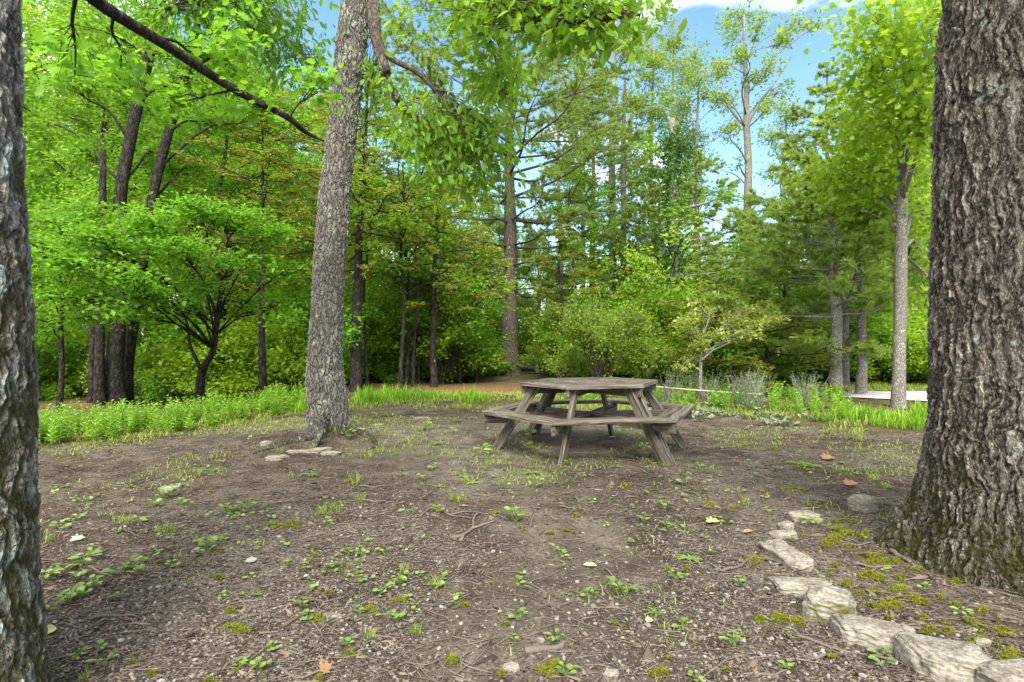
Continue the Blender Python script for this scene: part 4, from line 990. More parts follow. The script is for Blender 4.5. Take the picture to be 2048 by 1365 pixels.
stone('grey half buried stone out on the bare dirt at left', 341, 980, .16, .1, .05, .3, 0, .75, 'flat_stone')
stone('grey fractured stone at the bottom middle of the dirt', 1022, 1343, .055, .045, .04, .4, -.1, .6, 'small_stone')
stone('smooth oval white pebble above the buried root', 1080, 1283, .035, .028, .022, .1, -.2, .95, 'small_stone')
stone('pale jagged stone among gravel at the bottom edge', 1222, 1356, .05, .05, .04, 1.2, -.1, .55, 'small_stone')
stone('slim white stone chip lying beside yellow moss', 666, 1233, .085, .035, .016, -.25, -.2, .7, 'small_stone')

def twig(label, pts, r0, r1=None, lift=.006, mat='twig', forks=()):
    pp = np.array([gp(x, y) for x, y in pts]); base = pp[0].copy(); q = smooth(pp - base, 26)
    q[:, 2] = gz(q[:, 0] + base[0], q[:, 1] + base[1]) - base[2] + lift + r0 * .4; q[:, 2] += .004 * np.sin(np.linspace(0, 9, 26))
    q[:, :2] += np.cumsum(rng.normal(0, r0 * .22, (26, 2)), 0) * .5
    g = G(); tube(g, q, np.linspace(r0, r1 or r0 * .5, 26), 7)
    for f in forks:
        k = np.array([gp(x, y) for x, y in f]) - base; k = smooth(k, 10); k[:, 2] = gz(k[:, 0] + base[0], k[:, 1] + base[1]) - base[2] + lift + r0 * .5
        tube(g, k, np.linspace(r0 * .7, r0 * .3, 10), 6)
    o = g.build('fallen_twig', M[mat]); o.location = base; tag(o, label, 'twig'); return o
twig('curved dark twig lying near the bottom left', [(178, 1243), (215, 1236), (250, 1234), (275, 1238)], .006)
twig('short brown twig beside the trailing weed at left', [(178, 1136), (200, 1146), (226, 1157)], .006)
twig('crooked forked branch lying in the middle of the dirt', [(903, 1080), (925, 1076), (945, 1060), (948, 1040), (958, 1030)], .011, .006, forks=[[(945, 1060), (970, 1052), (990, 1045)], [(903, 1080), (897, 1068)]])
twig('thin crooked twig above the forked branch', [(840, 1036), (870, 1016), (900, 1033), (945, 1040)], .006, forks=[[(900, 1033), (930, 1026), (968, 1030)]])
twig('long slim stick lying beside the wide streaky slab', [(1592, 1276), (1650, 1295), (1720, 1312), (1792, 1330)], .0065, .004)
twig('bent stick pointing at the long pale slab', [(1444, 1146), (1475, 1136), (1506, 1117)], .008, .004, forks=[[(1444, 1146), (1420, 1130)]])
twig('pale straight stick at the bottom edge near the right', [(1510, 1357), (1545, 1352), (1576, 1347)], .005)
twig('grey twig on the moss just left of the oak foot', [(1683, 1093), (1715, 1092), (1745, 1089)], .006)
twig('dark stick lying from the litter to the oak foot', [(1706, 1131), (1745, 1137), (1795, 1137)], .007)
twig('thick buried root piece at the bottom middle', [(1048, 1304), (1075, 1299), (1100, 1293), (1112, 1288)], .017, .008, -.003)
twig('thin twig left of the buried root piece', [(925, 1318), (950, 1302), (980, 1290)], .004)
twig('bent pale twig at the bottom left centre', [(560, 1340), (580, 1355), (612, 1358), (650, 1345)], .005, .0035)
twig('small forked twig below the white chip', [(625, 1252), (640, 1265), (645, 1280)], .004, forks=[[(640, 1265), (655, 1250)]])
twig('short straight twig right of centre', [(1120, 1015), (1140, 1018), (1156, 1019)], .006)
twig('dark twig left of the table shadow', [(720, 975), (745, 976), (776, 974)], .008)
twig('short twig left of the middle of the dirt', [(722, 1003), (745, 1005), (768, 1006)], .008)
twig('thin twig in front of the left table foot', [(945, 992), (965, 993), (986, 993)], .007)
twig('dark stub of wood on the litter by the oak', [(1782, 1106), (1800, 1118), (1815, 1130)], .014, .01)
twig('upright looking split twig right of the round leaf weed', [(1060, 1056), (1066, 1036), (1072, 1022)], .006)
twig('thin twig pointing down from the toothed leaf weed', [(1210, 1140), (1230, 1160), (1275, 1190)], .0045)

def fallen(label, px, py, size, mat, tpl=LOBED, az=0., tilt=.2, width=1.):
    q = gp(px, py); g = G(); u = np.array([[math.cos(az), math.sin(az), .12]]); 
    V0 = tpl[0].copy(); V0[:, 2] += .25 * V0[:, 1] ** 2 * 2 + .1 * (V0[:, 0] - .5) ** 2
    leaves(g, (V0, tpl[1]), np.zeros((1, 3)), u, np.array([[tilt, -.15, 1.]]), size, width)
    o = g.build('fallen_leaf', M[mat], None, False); o.location = q + [0, 0, .012]; m = o.modifiers.new('thick', 'SOLIDIFY'); m.thickness = .0008
    tag(o, label, 'leaf')
fallen('pale yellow lobed leaf lying on dirt left of the edging stones', 1412, 1048, .085, 'dead_yellow', LOBED, -.2)
fallen('curled brown leaf near the flat mossy edged stone', 1484, 1070, .09, 'dead_brown', LANCE, .35, .5)
fallen('tan curled leaf left of the oak flare', 1690, 973, .12, 'dead_brown', LOBED, .1, .4)
fallen('tan leaf lying on dirt beyond the rosette weed', 1645, 921, .14, 'dead_brown', LOBED, .1, .4)
fallen('pale green pointed leaf on dirt near the left trunk', 140, 1086, .075, 'dead_pale', LOBED, .5)
fallen('whitish upturned leaf on bare dirt at left', 490, 1129, .06, 'dead_pale', OVAL, .6, .5, 1.4)
fallen('orange brown leaf at the bottom left', 640, 1350, .05, 'dead_brown', LOBED, .9, .5)
fallen('small yellow leaf at the foot of the left trunk', 84, 1274, .05, 'dead_yellow', ROUND, 1.2, .4)
fallen('pale yellow green leaf in the middle right dirt', 1166, 1135, .07, 'dead_yellow', OVAL, -.3, .2, 1.3)
fallen('small round yellow leaf on the gravel', 1292, 1249, .03, 'dead_yellow', ROUND, .3)
fallen('pale brown leaf under the table', 1215, 878, .13, 'dead_pale', LANCE, .2, .3)
fallen('brown oak leaf among litter below the oak', 1612, 1118, .06, 'dead_brown', LOBED, 1.3, .6)

# ------------------------------------------------------------------ weeds
def w_seed(seed, n=6, size=.035, tpl=ROUND, h=.04):
    global rng
    rng = np.random.default_rng(seed); root = empty('broadleaf_weed'); st = G(); lf = G()
    for i in range(n):
        a = i * 2.4 + rng.normal(0, .3); r = rng.uniform(.01, .05); e = np.array([math.cos(a) * r, math.sin(a) * r, h * rng.uniform(.5, 1.2)])
        twigs(st, np.zeros((1, 3)), (e * [[.4, .4, .7]]), e[None], .0016, .001)
        leaves(lf, tpl, e[None], np.array([[math.cos(a), math.sin(a), rng.uniform(-.1, .3)]]), np.array([[0, 0, 1.]]) + rng.normal(0, .25, (1, 3)), size * rng.uniform(.7, 1.2))
    st.build('stem', M['weed'], root); lf.build('foliage', M['weed'], root, False); return root
def w_tuft(seed, n=34, L=.09):
    global rng
    rng = np.random.default_rng(seed); g = G()
    pos = rng.normal(0, .018, (n, 3)) * [1, 1, 0]
    blades(g, pos, rng.uniform(0, TAU, n), L * rng.uniform(.5, 1.2, n), .004, rng.uniform(.2, .9, n))
    return g.build('grass_tuft', M['grass'])
def w_rosette(seed, n=10, L=.1):
    global rng
    rng = np.random.default_rng(seed); g = G(); t = np.linspace(0, 1, 9)
    w = np.where(np.arange(9) % 2 == 0, .55, 1.) * np.sin(t ** .8 * 2.7 + .12) * .13
    V = np.vstack([np.c_[t, w, .05 + .28 * t - .42 * t ** 2], np.c_[t, -w, .05 + .28 * t - .42 * t ** 2], np.c_[t, 0 * t, .28 * t - .42 * t ** 2]])
    Fc = np.array([(18 + i, 19 + i, 1 + i, i) for i in range(8)] + [(9 + i, 10 + i, 19 + i, 18 + i) for i in range(8)])
    a = np.arange(n) * 2.4
    leaves(g, (V, [Fc]), np.zeros((n, 3)), np.stack([np.cos(a), np.sin(a), .25 + 0 * a], -1), np.tile([0, 0, 1.], (n, 1)) + rng.normal(0, .1, (n, 3)), L * rng.uniform(.6, 1.1, n))
    return g.build('rosette_weed', M['weed'])
WP = {'s': w_seed(401), 'l': w_seed(402, 7, .06, OVAL, .05), 't': w_tuft(403), 'r': w_rosette(404), 'u': w_seed(405, 9, .032, ROUND, .05), 'q': w_tuft(406, 60, .07)}
rng = np.random.default_rng(99)
WL = {'s': 'round leaved green seedling growing out of the bare dirt', 'l': 'broad leaved green sprout growing out of the bare dirt', 't': 'small upright tuft of yellow green grass in the bare dirt', 'r': 'flat rosette of toothed green leaves on the bare dirt', 'u': 'low clump of little round green leaves on the bare dirt', 'q': 'dense spreading tuft of fine grass in the bare dirt'}
WG = 'weeds sprouting from the bare dirt'
WPOS = [(245, 1046, 'q', 1.3), (335, 1065, 'q', 1.3), (95, 1085, 't', 1.2), (640, 1028, 'q', 1.3), (668, 1024, 'q', 1.4), (650, 1052, 'l', 1.), (425, 951, 'l', 1.3), (395, 953, 't', 1.2), (580, 958, 't', 1.1), (622, 952, 'r', 1.3), (470, 1027, 'l', 1.1), (495, 1022, 's', 1.6), (455, 1030, 'u', 1.4), (330, 997, 'u', 1.5), (310, 1015, 'u', 1.2), (360, 1010, 's', 1.2), (275, 1048, 's', 1.4), (120, 1060, 's', 1.4), (155, 1043, 'l', 1.), (415, 1100, 'u', 1.3), (440, 1086, 's', 1.2), (415, 1110, 's', 1.2),
 (165, 1130, 'l', 1.2), (140, 1142, 'l', 1.), (185, 1115, 'l', 1.), (95, 1160, 'l', 1.1), (125, 1150, 's', 1.2), (260, 1140, 'u', 1.4), (275, 1150, 'u', 1.2), (240, 1150, 's', 1.3), (300, 1125, 's', 1.2), (345, 1135, 's', 1.), (155, 1163, 'u', 1.2), (190, 1175, 'u', 1.2), (150, 1200, 'u', 1.5), (135, 1210, 'u', 1.4), (165, 1190, 's', 1.2), (105, 1222, 's', 1.1), (243, 1198, 'l', .8), (155, 1316, 'l', .8), (200, 1305, 'l', .8), (210, 1335, 'l', .9), (170, 1360, 't', .8), (480, 1340, 's', .9), (520, 1345, 'u', 1.1), (545, 1300, 's', .9), (690, 1292, 's', .9), (600, 1215, 's', .9), (615, 1240, 's', 1.),
 (740, 1275, 'q', 1.1), (832, 1270, 't', 1.1), (775, 1240, 'l', .9), (795, 1245, 'u', 1.2), (720, 1230, 's', 1.), (770, 1188, 's', 1.2), (800, 1172, 'u', 1.2), (805, 1148, 't', 1.), (870, 1175, 't', 1.1), (770, 1110, 's', 1.), (722, 1112, 's', 1.), (697, 1113, 's', 1.), (905, 1000, 't', 1.), (918, 1003, 't', 1.), (1030, 1045, 'u', 1.8), (1020, 992, 'l', .8), (875, 1025, 's', 1.1), (710, 968, 't', 1.4), (720, 1000, 'q', 1.), (870, 940, 's', 1.4), (930, 965, 't', 1.1), (945, 968, 'r', .9), (960, 912, 'l', 1.5), (1062, 948, 'r', 1.), (1070, 938, 't', 1.), (1075, 975, 'u', 1.2), (1140, 930, 'l', .9), (1235, 935, 'r', .8), (1110, 1108, 'l', .9), (1125, 1120, 'l', .8), (1035, 1178, 'l', 1.), (1175, 1195, 's', 1.), (1235, 1190, 'l', 1.3), (1250, 1195, 'l', 1.1), (1312, 1228, 'r', .9), (1040, 1240, 's', 1.), (1115, 1283, 'l', .9), (1030, 1285, 's', .8), (1130, 1350, 's', 1.), (1330, 1020, 's', 1.4), (1330, 1055, 's', 1.1), (1285, 1045, 's', 1.), (1372, 970, 's', 1.2), (1380, 1120, 'r', 1.2), (1365, 1118, 'r', .9), (1350, 1158, 's', 1.), (1480, 1172, 's', 1.), (1365, 1260, 's', 1.), (1470, 1295, 'l', .9), (1467, 1285, 's', .9), (1490, 1010, 't', .9), (1540, 1030, 's', 1.1), (1620, 1050, 'l', 1.), (1610, 1045, 'l', .8), (1620, 935, 'r', 1.5), (1600, 930, 'r', 1.3), (1745, 960, 'q', 1.2), (1770, 975, 'q', 1.1), (1765, 1010, 'l', .9), (1732, 1083, 's', 1.), (1850, 1180, 's', .9), (1920, 1230, 'l', .8), (1400, 935, 's', 1.), (1570, 1340, 's', .9), (1765, 1315, 's', .9), (1770, 1335, 's', .9), (690, 868, 'l', 1.6), (700, 880, 'u', 1.6), (625, 905, 't', 1.2), (560, 905, 'q', 1.), (1390, 1360, 's', .8), (880, 975, 'r', .8), (850, 960, 's', 1.1), (800, 955, 's', 1.1), (760, 905, 'q', 1.2), (790, 912, 'q', 1.1), (735, 918, 't', 1.3), (850, 862, 'u', 1.6), (905, 870, 'l', 1.1), (870, 890, 'r', 1.1), (1060, 880, 'u', 1.8), (1050, 900, 'u', 1.5), (1290, 900, 's', 1.3), (1660, 870, 'l', 1.4), (1712, 880, 't', 2.2)]
wu = {}
for px, py, k, s in WPOS:
    q = gp(px, py); o = copy_tree(WP[k]) if wu.get(k) else WP[k]; wu[k] = True
    o.location = q; o.rotation_euler = (0, 0, rng.uniform(0, TAU)); o.scale = (s * rng.uniform(.85, 1.2) * min(1., .36 + .1 * q[1]),) * 3; tag(o, WL[k], 'weed', WG)

# ------------------------------------------------------------------ beds of garden plants
def stem_plant(seed, h=.42, n=9, size=.1):
    global rng
    rng = np.random.default_rng(seed); root = empty('leafy_perennial'); st = G(); lf = G()
    for s in range(4):
        b = rng.normal(0, .05, 3) * [1, 1, 0]; e = b + np.array([rng.normal(0, .06), rng.normal(0, .06), h * rng.uniform(.7, 1.1)])
        twigs(st, b[None], ((b + e) / 2)[None], e[None], .004, .002)
        for i in range(n):
            t = .2 + .8 * i / (n - 1); p = b + (e - b) * t; a = i * 1.57 + rng.normal(0, .2)
            aa = np.array([a, a + math.pi]); dd = np.stack([np.cos(aa), np.sin(aa), .35 + .5 * t + 0 * aa], -1)
            leaves(lf, LANCE, np.tile(p, (2, 1)), dd, np.tile([0, 0, 1.], (2, 1)) + rng.normal(0, .2, (2, 3)), size * (1.15 - .55 * t) * rng.uniform(.8, 1.15, 2), 1.2)
    st.build('stem', M['plant'], root); lf.build('foliage', M['plant'], root, False); return root
def lily(seed, n=55, L=.5, w=.022):
    global rng
    rng = np.random.default_rng(seed); g = G()
    blades(g, rng.normal(0, .07, (n, 3)) * [1, 1, 0], rng.uniform(0, TAU, n), L * rng.uniform(.5, 1.1, n), w, rng.uniform(.15, .85, n), 6)
    return g.build('daylily_clump', M['lily'])
def silver(seed, flowers=True):
    global rng
    rng = np.random.default_rng(seed); root = empty('silver_leaved_plant'); lf = G(); st = G(); fl = G()
    n = 40; a = rng.uniform(0, TAU, n); pos = rng.normal(0, .09, (n, 3)) * [1, 1, 0] + [0, 0, .02]
    leaves(lf, OVAL, pos, np.stack([np.cos(a), np.sin(a), rng.uniform(.1, .9, n)], -1), np.tile([0, 0, 1.], (n, 1)) + rng.normal(0, .3, (n, 3)), rng.uniform(.06, .12, n), 1.)
    if flowers:
        m = 11; b = rng.normal(0, .07, (m, 3)) * [1, 1, 0]; e = b + np.c_[rng.normal(0, .1, (m, 2)), rng.uniform(.32, .6, m)]
        twigs(st, b, (b + e) / 2 + rng.normal(0, .02, (m, 3)), e, .004, .0025)
        m2 = e + rng.normal(0, .05, (m, 3)) * [1, 1, .6]; twigs(st, b + (e - b) * .65, (b + (e - b) * .8), m2, .0025, .002)
        for ends in (e, m2):
            for k in range(5):
                aa = rng.uniform(0, TAU, m); leaves(fl, ROUND, ends, np.stack([np.cos(aa), np.sin(aa), .2 + 0 * aa], -1), np.tile([0, 0, 1.], (m, 1)), .018)
        for i in range(4):
            t = .2 + .15 * i; aa = rng.uniform(0, TAU, m); leaves(lf, LANCE, b + (e - b) * t, np.stack([np.cos(aa), np.sin(aa), .9 + 0 * aa], -1), rvec(m), .05)
    lf.build('foliage', M['silver'], root, False)
    if flowers: st.build('stem', M['silver'], root); fl.build('blossoms', M['flower'], root, False)
    return root
SP = [stem_plant(501), stem_plant(502, .5), stem_plant(503, .34, 7)]; LI = [lily(511), lily(512, 40, .38, .018)]; SI = [silver(521), silver(522), silver(523, False)]
rng = np.random.default_rng(123)
cnt = {}
def put(lst, k, x, y, s, label, cat, group):
    o = copy_tree(lst[k]) if cnt.get((group, k)) else lst[k]; cnt[(group, k)] = True
    o.location = (x, y, float(gz(x, y))); o.rotation_euler = (0, 0, rng.uniform(0, TAU)); o.scale = (s,) * 3; tag(o, label, cat, group)
PLB = ['leafy perennial of medium height in the bed at the left edge of the dirt', 'taller leafy perennial in the bed at the left edge of the dirt', 'short leafy perennial in the bed at the left edge of the dirt']
i = 0
while i < 250:
    x = rng.uniform(-7.2, -3.3); y = float(edge(x)) + .1 + rng.uniform(0, 1) ** 1.2 * 2.1
    if y > float(edge(x)) + 2.2 or (x > -3.8 and y > float(edge(x)) + 1.0): continue
    k = int(rng.choice([0, 0, 1, 2])) if y > float(edge(x)) + .3 else 2
    put(SP, k, x, y, rng.uniform(.5, .85), PLB[k], 'plant', 'leafy perennials in the left bed'); i += 1
LLB = ['tall clump of strap leaved daylily behind the clearing', 'low clump of strap leaved daylily behind the clearing']
for px, py, k, s in [(708, 815, 0, .9), (725, 812, 0, 1), (742, 808, 0, .95), (758, 812, 0, .9), (778, 806, 0, 1), (795, 808, 0, .9), (812, 803, 0, 1), (830, 806, 0, .9), (848, 801, 0, .9), (866, 803, 0, .85), (884, 800, 1, 1), (900, 802, 1, 1), (945, 802, 0, 1.1), (935, 808, 1, 1.1), (958, 806, 1, 1.1), (735, 798, 0, .9), (770, 796, 0, .9), (805, 794, 0, .8), (600, 828, 0, .8), (585, 822, 1, 1.1), (560, 815, 1, 1.2), (575, 808, 1, 1.1), (540, 812, 1, 1.2), (920, 798, 1, .9), (975, 804, 1, .8)]:
    q = gp(px, py); put(LI, k, q[0], q[1], s * rng.uniform(.6, .95), LLB[k], 'daylily', 'daylily clumps behind the clearing')
for px, py, k, s in [(1690, 838, 1, 1.1), (1705, 845, 1, 1.1), (1730, 842, 0, .8), (1750, 850, 1, 1.2), (1770, 846, 1, 1.1), (1790, 856, 1, 1.1), (1815, 852, 1, 1.2), (1832, 860, 0, .8), (1675, 832, 1, 1.), (1720, 830, 0, .7), (1850, 840, 0, 1.1), (1838, 842, 0, 1.1), (1760, 835, 1, 1.), (1640, 842, 1, .8), (1660, 845, 1, .9), (1810, 842, 1, 1.1)]:
    q = gp(px, py); put(LI, k, q[0], q[1], s * rng.uniform(.45, .8), 'strap leaved clump at the right edge of the dirt before the drive', 'daylily', 'strap leaved clumps before the drive')
SLB = ['silver leaved plant with white flower heads on branching stems along the low rail', 'silver leaved plant with slim white flower stems along the low rail', 'low grey leaved mat plant at the rim of the right bed']
for i in range(26):
    px = rng.uniform(1325, 1640) if i < 22 else rng.uniform(980, 1120); py = 818 + rng.uniform(-26, 6) + max(0, px - 1480) * .08
    q = gp(px, py); k = int(rng.integers(0, 2))
    if i >= 22: k = 2
    put(SI, k, q[0], q[1], rng.uniform(.75, 1.1), SLB[k], 'plant', 'silver leaved plants')
for i in range(24):
    px = rng.uniform(1310, 1660); py = 828 + max(0, px - 1400) * .085 + rng.normal(0, 4)
    q = gp(px, py); put(SI, 2, q[0], q[1], rng.uniform(.7, 1.1), SLB[2], 'plant', 'silver leaved plants')
RB = [stem_plant(531, .28, 7, .09), stem_plant(532, .36, 8, .08)]; rng = np.random.default_rng(321)
for i in range(130):
    px = rng.uniform(1090, 1700); py = 812 + max(0, px - 1450) * .08 + rng.uniform(-26, 10)
    if px < 1330: py = rng.uniform(788, 806)
    q = gp(px, py); k = int(rng.integers(0, 2)); put(RB, k, q[0], q[1], rng.uniform(.6, 1.1), ['low leafy green plant in the flower bed behind the table', 'bushy green plant in the flower bed behind the table'][k], 'plant', 'leafy plants in the right bed')

# low rail on posts, timber edging
def rail():
    a, b = at(1312, 774, 10.9), at(1522, 789, 10.0); root = empty('garden_rail', (a[0], a[1], float(gz(a[0], a[1])))); tag(root, 'low thin pale rail on short dark posts among the silver plants', 'rail')
    o = np.array(root.location); g = G(); tube(g, smooth([a - o, (a + b) / 2 - o + [0, 0, -.01], b - o], 20), .012, 8); g.build('bar', M['rail'], root)
    for px, w in ((1412, .07), (1497, .09), (1340, .06)):
        t = (px - 1312) / 210.; p = a + (b - a) * t; z = float(gz(p[0], p[1])); g = G()
        tube(g, np.array([(p[0], p[1] + .05, z - .1), (p[0] + .01, p[1] + .05, (z + p[2]) / 2), (p[0], p[1] + .05, p[2] - .005)]) - o, [w, w * .93, w * .9], 10); g.build('post', M['post'], root)
rail()
def timber(label, p0, p1, w=.05, h=.05):
    a, b = gp(*p0), gp(*p1); g = G(); m = (a + b) / 2
    for i in range(1): grain_bar(g, a - m + [0, 0, .02], b - m + [0, 0, .02], w, h, (0, 0, 1), 3.)
    o = g.build('edging_timber', M['post'], None, False, 'grain'); o.location = m; mo = o.modifiers.new('edge', 'BEVEL'); mo.width = .012; mo.segments = 2; tag(o, label, 'timber')
timber('grey timber edging in front of the daylily clumps', (800, 812), (905, 809))
timber('dark timber edging left of the grey trunk at the bed rim', (545, 838), (612, 832))

# ------------------------------------------------------------------ stuff on the ground
def scatter(n, y0=812, y1=1420, x0=-60, x1=2110, uni=.25):
    m = int(n * (1 - uni)); py = rng.uniform(y0, y1, m); d = F * H / (py - YH); px = rng.uniform(x0, x1, m); x = (px - CX) * d / F
    k = n - m; d2 = rng.uniform(1.5, 9, k); x2 = rng.uniform(-1.05, 1.05, k) * d2
    x = np.concatenate([x, x2]); y = np.concatenate([d, d2])
    ok = y < edge(x) + .1
    return x[ok], y[ok]
def clear_table(x, y): return x
rng = np.random.default_rng(5)
g = G(); x, y = scatter(70000); m = fbm(x * .9, y * .9, 41); gm = np.clip((m - .36) * 3., 0, 1) * np.clip((5.2 - y) / 3, .1, 1) + .95 * np.exp(-((x - 1.) ** 2 + (y - 2.35) ** 2) / .55) + .04
ok = rng.uniform(size=len(x)) < np.maximum(gm * .26 * (1 - .6 * wear(x, y)), .6 * np.exp(-((x - .85) ** 2 + (y - 2.3) ** 2) / .45) * (.4 + fbm(x * 4, y * 4, 77))); x, y = x[ok], y[ok]; n = len(x); s = .0036 * np.exp(rng.normal(0, .38, n)) * (1 + .12 * y)
bits(g, ICO_V, ICO_F, np.stack([x, y, gz(x, y) + s * .2], -1), s * rng.uniform(.8, 1.5, n), s * rng.uniform(.7, 1.1, n), s * rng.uniform(.45, .85, n), .1)
tag(g.build('gravel', M['pebble'], None, False), 'grey and white gravel strewn thickest in the near dirt', 'gravel', None, 'stuff'); print('pebbles', n)
g = G(); x, y = scatter(66000, uni=.2); ok = rng.uniform(size=len(x)) < 1 - .75 * wear(x, y); x, y = x[ok], y[ok]; n = len(x); L = .007 * np.exp(rng.normal(0, .5, n)) * (1 + .16 * y)
bits(g, OCT_V, OCT_F, np.stack([x, y, gz(x, y) + .003], -1), L, L * rng.uniform(.15, .45, n), L * rng.uniform(.08, .2, n), .15)
tag(g.build('mulch', M['chip'], None, False), 'dark wood chips and leaf crumbs covering the dirt', 'mulch', None, 'stuff')
# fine twig litter
g = G(); x, y = scatter(4200, uni=.2); n = len(x); a = rng.uniform(0, TAU, n); L = rng.uniform(.03, .12, n) * (1 + .1 * y); z = gz(x, y) + .006
A = np.stack([x, y, z], -1); B = A + np.stack([np.cos(a) * L, np.sin(a) * L, 0 * a], -1); B[:, 2] = gz(B[:, 0], B[:, 1]) + .008; Mm = (A + B) / 2 + rng.normal(0, .1, (n, 3)) * L[:, None] * [1, 1, .2]
twigs(g, A, Mm, B, .0017 * (1 + .12 * y), .001, 4, 4); tag(g.build('twig_litter', M['twig']), 'fine dead twigs strewn over the dirt', 'litter', None, 'stuff')
# thin grass and tiny sprouts
g = G(); x, y = scatter(90000, 812, 1300); pm = fbm(x * 1.3 + 5, y * 1.3, 61); far = np.clip((y - 3.5) / 6, 0, 1)
rim = np.clip(1 - np.abs(edge(x) - y) / 1.3, 0, 1)
dens = np.clip((pm - .50 + .10 * far + .16 * rim) * 5, 0, 1) * (.02 + .65 * far); ok = rng.uniform(size=len(x)) < dens; x, y = x[ok], y[ok]
k = 3; x = np.repeat(x, k) + rng.normal(0, .02, len(x) * k); y = np.repeat(y, k) + rng.normal(0, .02, len(y) * k); n = len(x)
blades(g, np.stack([x, y, gz(x, y)], -1), rng.uniform(0, TAU, n), rng.uniform(.02, .07, n), .003 + .0006 * y, rng.uniform(.5, 1.2, n), 3); print('grass', n)
# lawn strip behind the clearing
n = 44000; x = rng.uniform(-9, 6.5, n); y = edge(x) + rng.uniform(-.25, 2.9, n) ; ok = fbm(x * 1.2, y * 1.2, 71) > .40; x, y = x[ok], y[ok]; n = len(x)
blades(g, np.stack([x, y, gz(x, y)], -1), rng.uniform(0, TAU, n), rng.uniform(.03, .14, n), .010, rng.uniform(.3, 1.1, n), 3)
n = 9000; x = rng.uniform(6, 16, n); y = rng.uniform(13.2, 15.5, n); blades(g, np.stack([x, y, gz(x, y)], -1), rng.uniform(0, TAU, n), rng.uniform(.06, .14, n), .014, rng.uniform(.2, .9, n), 3)
tag(g.build('grass', M['grass'], None, False), 'thin yellow green grass growing in patches on the dirt and behind it', 'grass', None, 'stuff')
g = G(); x, y = scatter(1500, 830, 1240); ok = rng.uniform(size=len(x)) < np.clip((fbm(x * 1.1, y * 1.1, 81) - .44) * 5, .03, 1); x, y = x[ok], y[ok]; k = 4
X = np.repeat(x, k) + rng.normal(0, .012, len(x) * k); Y = np.repeat(y, k) + rng.normal(0, .012, len(y) * k); n = len(X); a = rng.uniform(0, TAU, n)
leaves(g, ROUND, np.stack([X, Y, gz(X, Y) + rng.uniform(.008, .03, n)], -1), np.stack([np.cos(a), np.sin(a), .1 + 0 * a], -1), np.tile([0, 0, 1.], (n, 1)) + rng.normal(0, .3, (n, 3)), rng.uniform(.008, .02, n) * (1 + .1 * Y))
tag(g.build('seedlings', M['weed'], None, False), 'tiny green seedlings sprinkled over the dirt', 'seedlings', None, 'stuff')
# moss
g = G()
for px, py, wx, wy in [(470, 1248, 30, 12), (630, 1230, 22, 10), (460, 1213, 12, 5), (805, 1203, 26, 16), (590, 1058, 24, 7), (545, 1062, 26, 6), (1090, 1345, 22, 14), (1110, 1330, 14, 10), (905, 1315, 12, 8), (950, 1300, 16, 8), (1640, 1235, 36, 20), (1560, 1245, 18, 10), (1520, 1250, 14, 8), (1510, 1120, 20, 16), (1700, 1290, 16, 14), (1745, 1300, 18, 12), (1820, 1310, 14, 10), (1780, 1220, 30, 10), (1830, 1205, 34, 10), (1930, 1255, 44, 12), (2000, 1275, 36, 12), (1960, 1300, 26, 14), (1690, 1070, 40, 8), (1680, 1060, 30, 8), (1770, 1125, 40, 10), (1740, 1115, 30, 8), (1755, 1168, 26, 8), (1690, 1040, 36, 6), (1420, 1018, 16, 6), (1590, 980, 26, 6), (1600, 935, 24, 5), (1330, 1358, 40, 12), (1600, 1250, 20, 12), (1590, 1068, 22, 6), (1470, 1020, 18, 5), (2020, 1330, 20, 16), *[(rng.uniform(1640, 2045), rng.uniform(1060, 1345), rng.uniform(5, 22), rng.uniform(3, 9)) for _ in range(70)], *[(rng.uniform(100, 1500), rng.uniform(880, 1360), rng.uniform(4, 12), rng.uniform(2, 5)) for _ in range(40)], (1795, 1180, 26, 8), (1870, 1240, 30, 9), (1545, 895, 22, 4), (1480, 885, 30, 4), (1125, 1072, 16, 5), (740, 1215, 16, 8)]:
    k = int(620 * wx * wy / 300) + 160; a = rng.uniform(0, TAU, k); r = rng.uniform(0, 1, k) ** .55; pp = px + np.cos(a) * r * wx * (1 + .2 * np.sin(3 * a)); qq = py + np.sin(a) * r * wy
    d = F * H / (qq - YH); x = (pp - CX) * d / F; ok = fbm(x * 14, d * 14, 91, 3) > .29 + .2 * r; x, d, r = x[ok], d[ok], r[ok]; n = len(x)
    if n == 0: continue
    b = .012 * np.clip(1 - r, 0, 1); blades(g, np.stack([x, d, gz(x, d) + b - .003], -1), rng.uniform(0, TAU, n), rng.uniform(.008, .02, n), .004 + .0012 * d, rng.uniform(.3, 1.1, n), 3)
tag(g.build('moss', M['moss'], None, False), 'yellow green moss cushions on the dirt and around the edging stones', 'moss', None, 'stuff')

# ------------------------------------------------------------------ sky, sun, camera
EL, AZ = R(46), R(178)
sv = Vector((math.sin(AZ) * math.cos(EL), math.cos(AZ) * math.cos(EL), math.sin(EL)))
w = bpy.data.worlds.new('World'); scene.world = w; w.use_nodes = True; t = w.node_tree; t.nodes.clear()
def wn(typ, **k):
    x = t.nodes.new(typ)
    for a, b in k.items(): setattr(x, a, b)
    return x
sky = wn('ShaderNodeTexSky', sky_type='NISHITA', sun_disc=False, sun_elevation=EL, sun_rotation=AZ, air_density=1.1, dust_density=.6, ozone_density=1.5)
tc = wn('ShaderNodeTexCoord'); mp = wn('ShaderNodeMapping'); mp.inputs['Scale'].default_value = (1, 1, 2.2); mp.inputs['Location'].default_value = (.35, .2, .1)
nz = wn('ShaderNodeTexNoise'); nz.inputs['Scale'].default_value = 2.6; nz.inputs['Detail'].default_value = 7; nz.inputs['Roughness'].default_value = .55
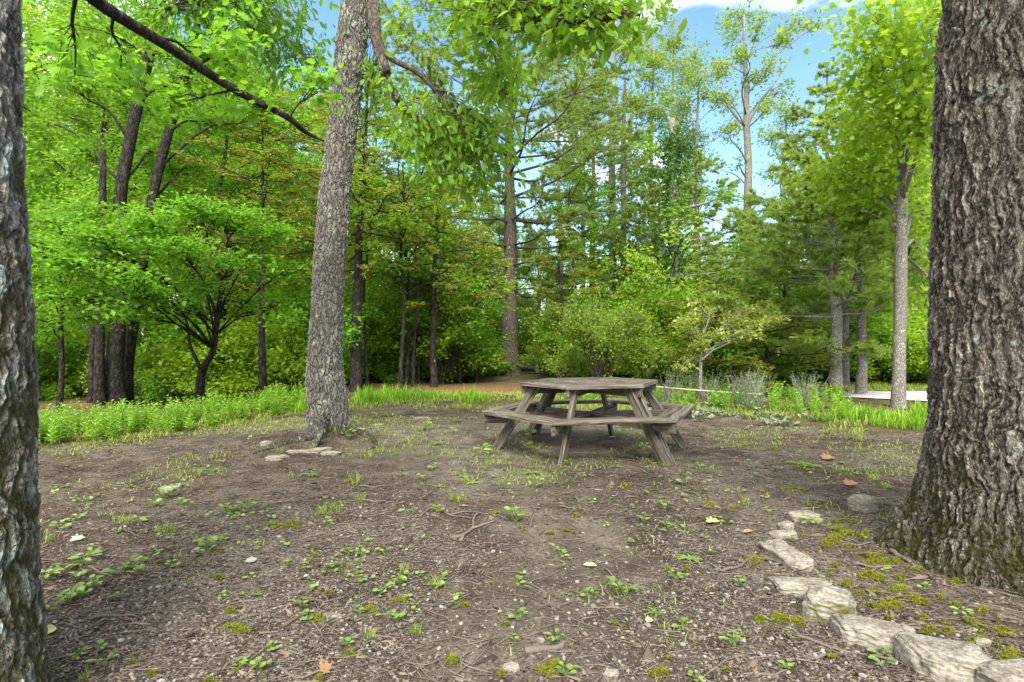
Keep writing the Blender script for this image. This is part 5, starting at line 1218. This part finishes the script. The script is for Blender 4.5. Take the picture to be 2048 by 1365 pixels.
rp = wn('ShaderNodeValToRGB'); rp.color_ramp.elements[0].position = .50; rp.color_ramp.elements[1].position = .64
sx = wn('ShaderNodeSeparateXYZ'); ml = wn('ShaderNodeMath', operation='MULTIPLY_ADD'); ml.inputs[1].default_value = -.16
mx = wn('ShaderNodeMix', data_type='RGBA'); mx.inputs[7].default_value = (6.0, 6.05, 6.1, 1)
bg = wn('ShaderNodeBackground'); bg.inputs[1].default_value = .15; ou = wn('ShaderNodeOutputWorld')
L = t.links.new
L(tc.outputs['Generated'], mp.inputs[0]); L(mp.outputs[0], nz.inputs['Vector']); L(tc.outputs['Generated'], sx.inputs[0]); my = wn('ShaderNodeMath', operation='MULTIPLY_ADD'); my.inputs[1].default_value = -.14; L(sx.outputs[1], my.inputs[0]); L(nz.outputs['Fac'], my.inputs[2]); mk = wn('ShaderNodeMath', operation='ADD'); mk.inputs[1].default_value = .1; L(my.outputs[0], mk.inputs[0]); L(sx.outputs[0], ml.inputs[0]); L(mk.outputs[0], ml.inputs[2])  # clouds thickened behind the camera, out of view, for whiter fill light
L(ml.outputs[0], rp.inputs[0]); L(rp.outputs[0], mx.inputs[0]); hs = wn('ShaderNodeHueSaturation'); hs.inputs['Saturation'].default_value = 1.15; hs.inputs['Value'].default_value = .85; L(sky.outputs[0], hs.inputs['Color']); L(hs.outputs[0], mx.inputs[6]); L(mx.outputs[2], bg.inputs[0]); L(bg.outputs[0], ou.inputs[0])
sl = bpy.data.lights.new('sun', 'SUN'); sl.energy = 3.4; sl.angle = R(28); sl.color = (1, .95, .87); so = bpy.data.objects.new('sun', sl); COL.objects.link(so)
so.rotation_euler = (-sv).to_track_quat('-Z', 'Y').to_euler(); so.location = (0, 0, 30)
cam = bpy.data.cameras.new('camera'); cam.sensor_width = 36; cam.lens = 36 * F / 2048; cam.shift_y = (YH - 682.5) / 2048; cam.clip_start = .05; cam.clip_end = 1000
co = bpy.data.objects.new('camera', cam); COL.objects.link(co); co.location = (0, 0, H); co.rotation_euler = (R(90), 0, 0); scene.camera = co
vs = scene.view_settings; vs.view_transform = 'Standard'; vs.look = 'None'; vs.gamma = 1.; vs.exposure = 1.48; scene.render.filter_size = 1.1
cy = scene.cycles; cy.max_bounces = 7; cy.diffuse_bounces = 4; cy.glossy_bounces = 2; cy.transmission_bounces = 5; cy.caustics_reflective = False; cy.caustics_refractive = False
cy.use_denoising = True; cy.denoiser = 'OPENIMAGEDENOISE'; cy.use_adaptive_sampling = True; cy.adaptive_threshold = .012; cy.sample_clamp_indirect = 6.
print('faces', sum(len(m.polygons) for m in bpy.data.meshes))
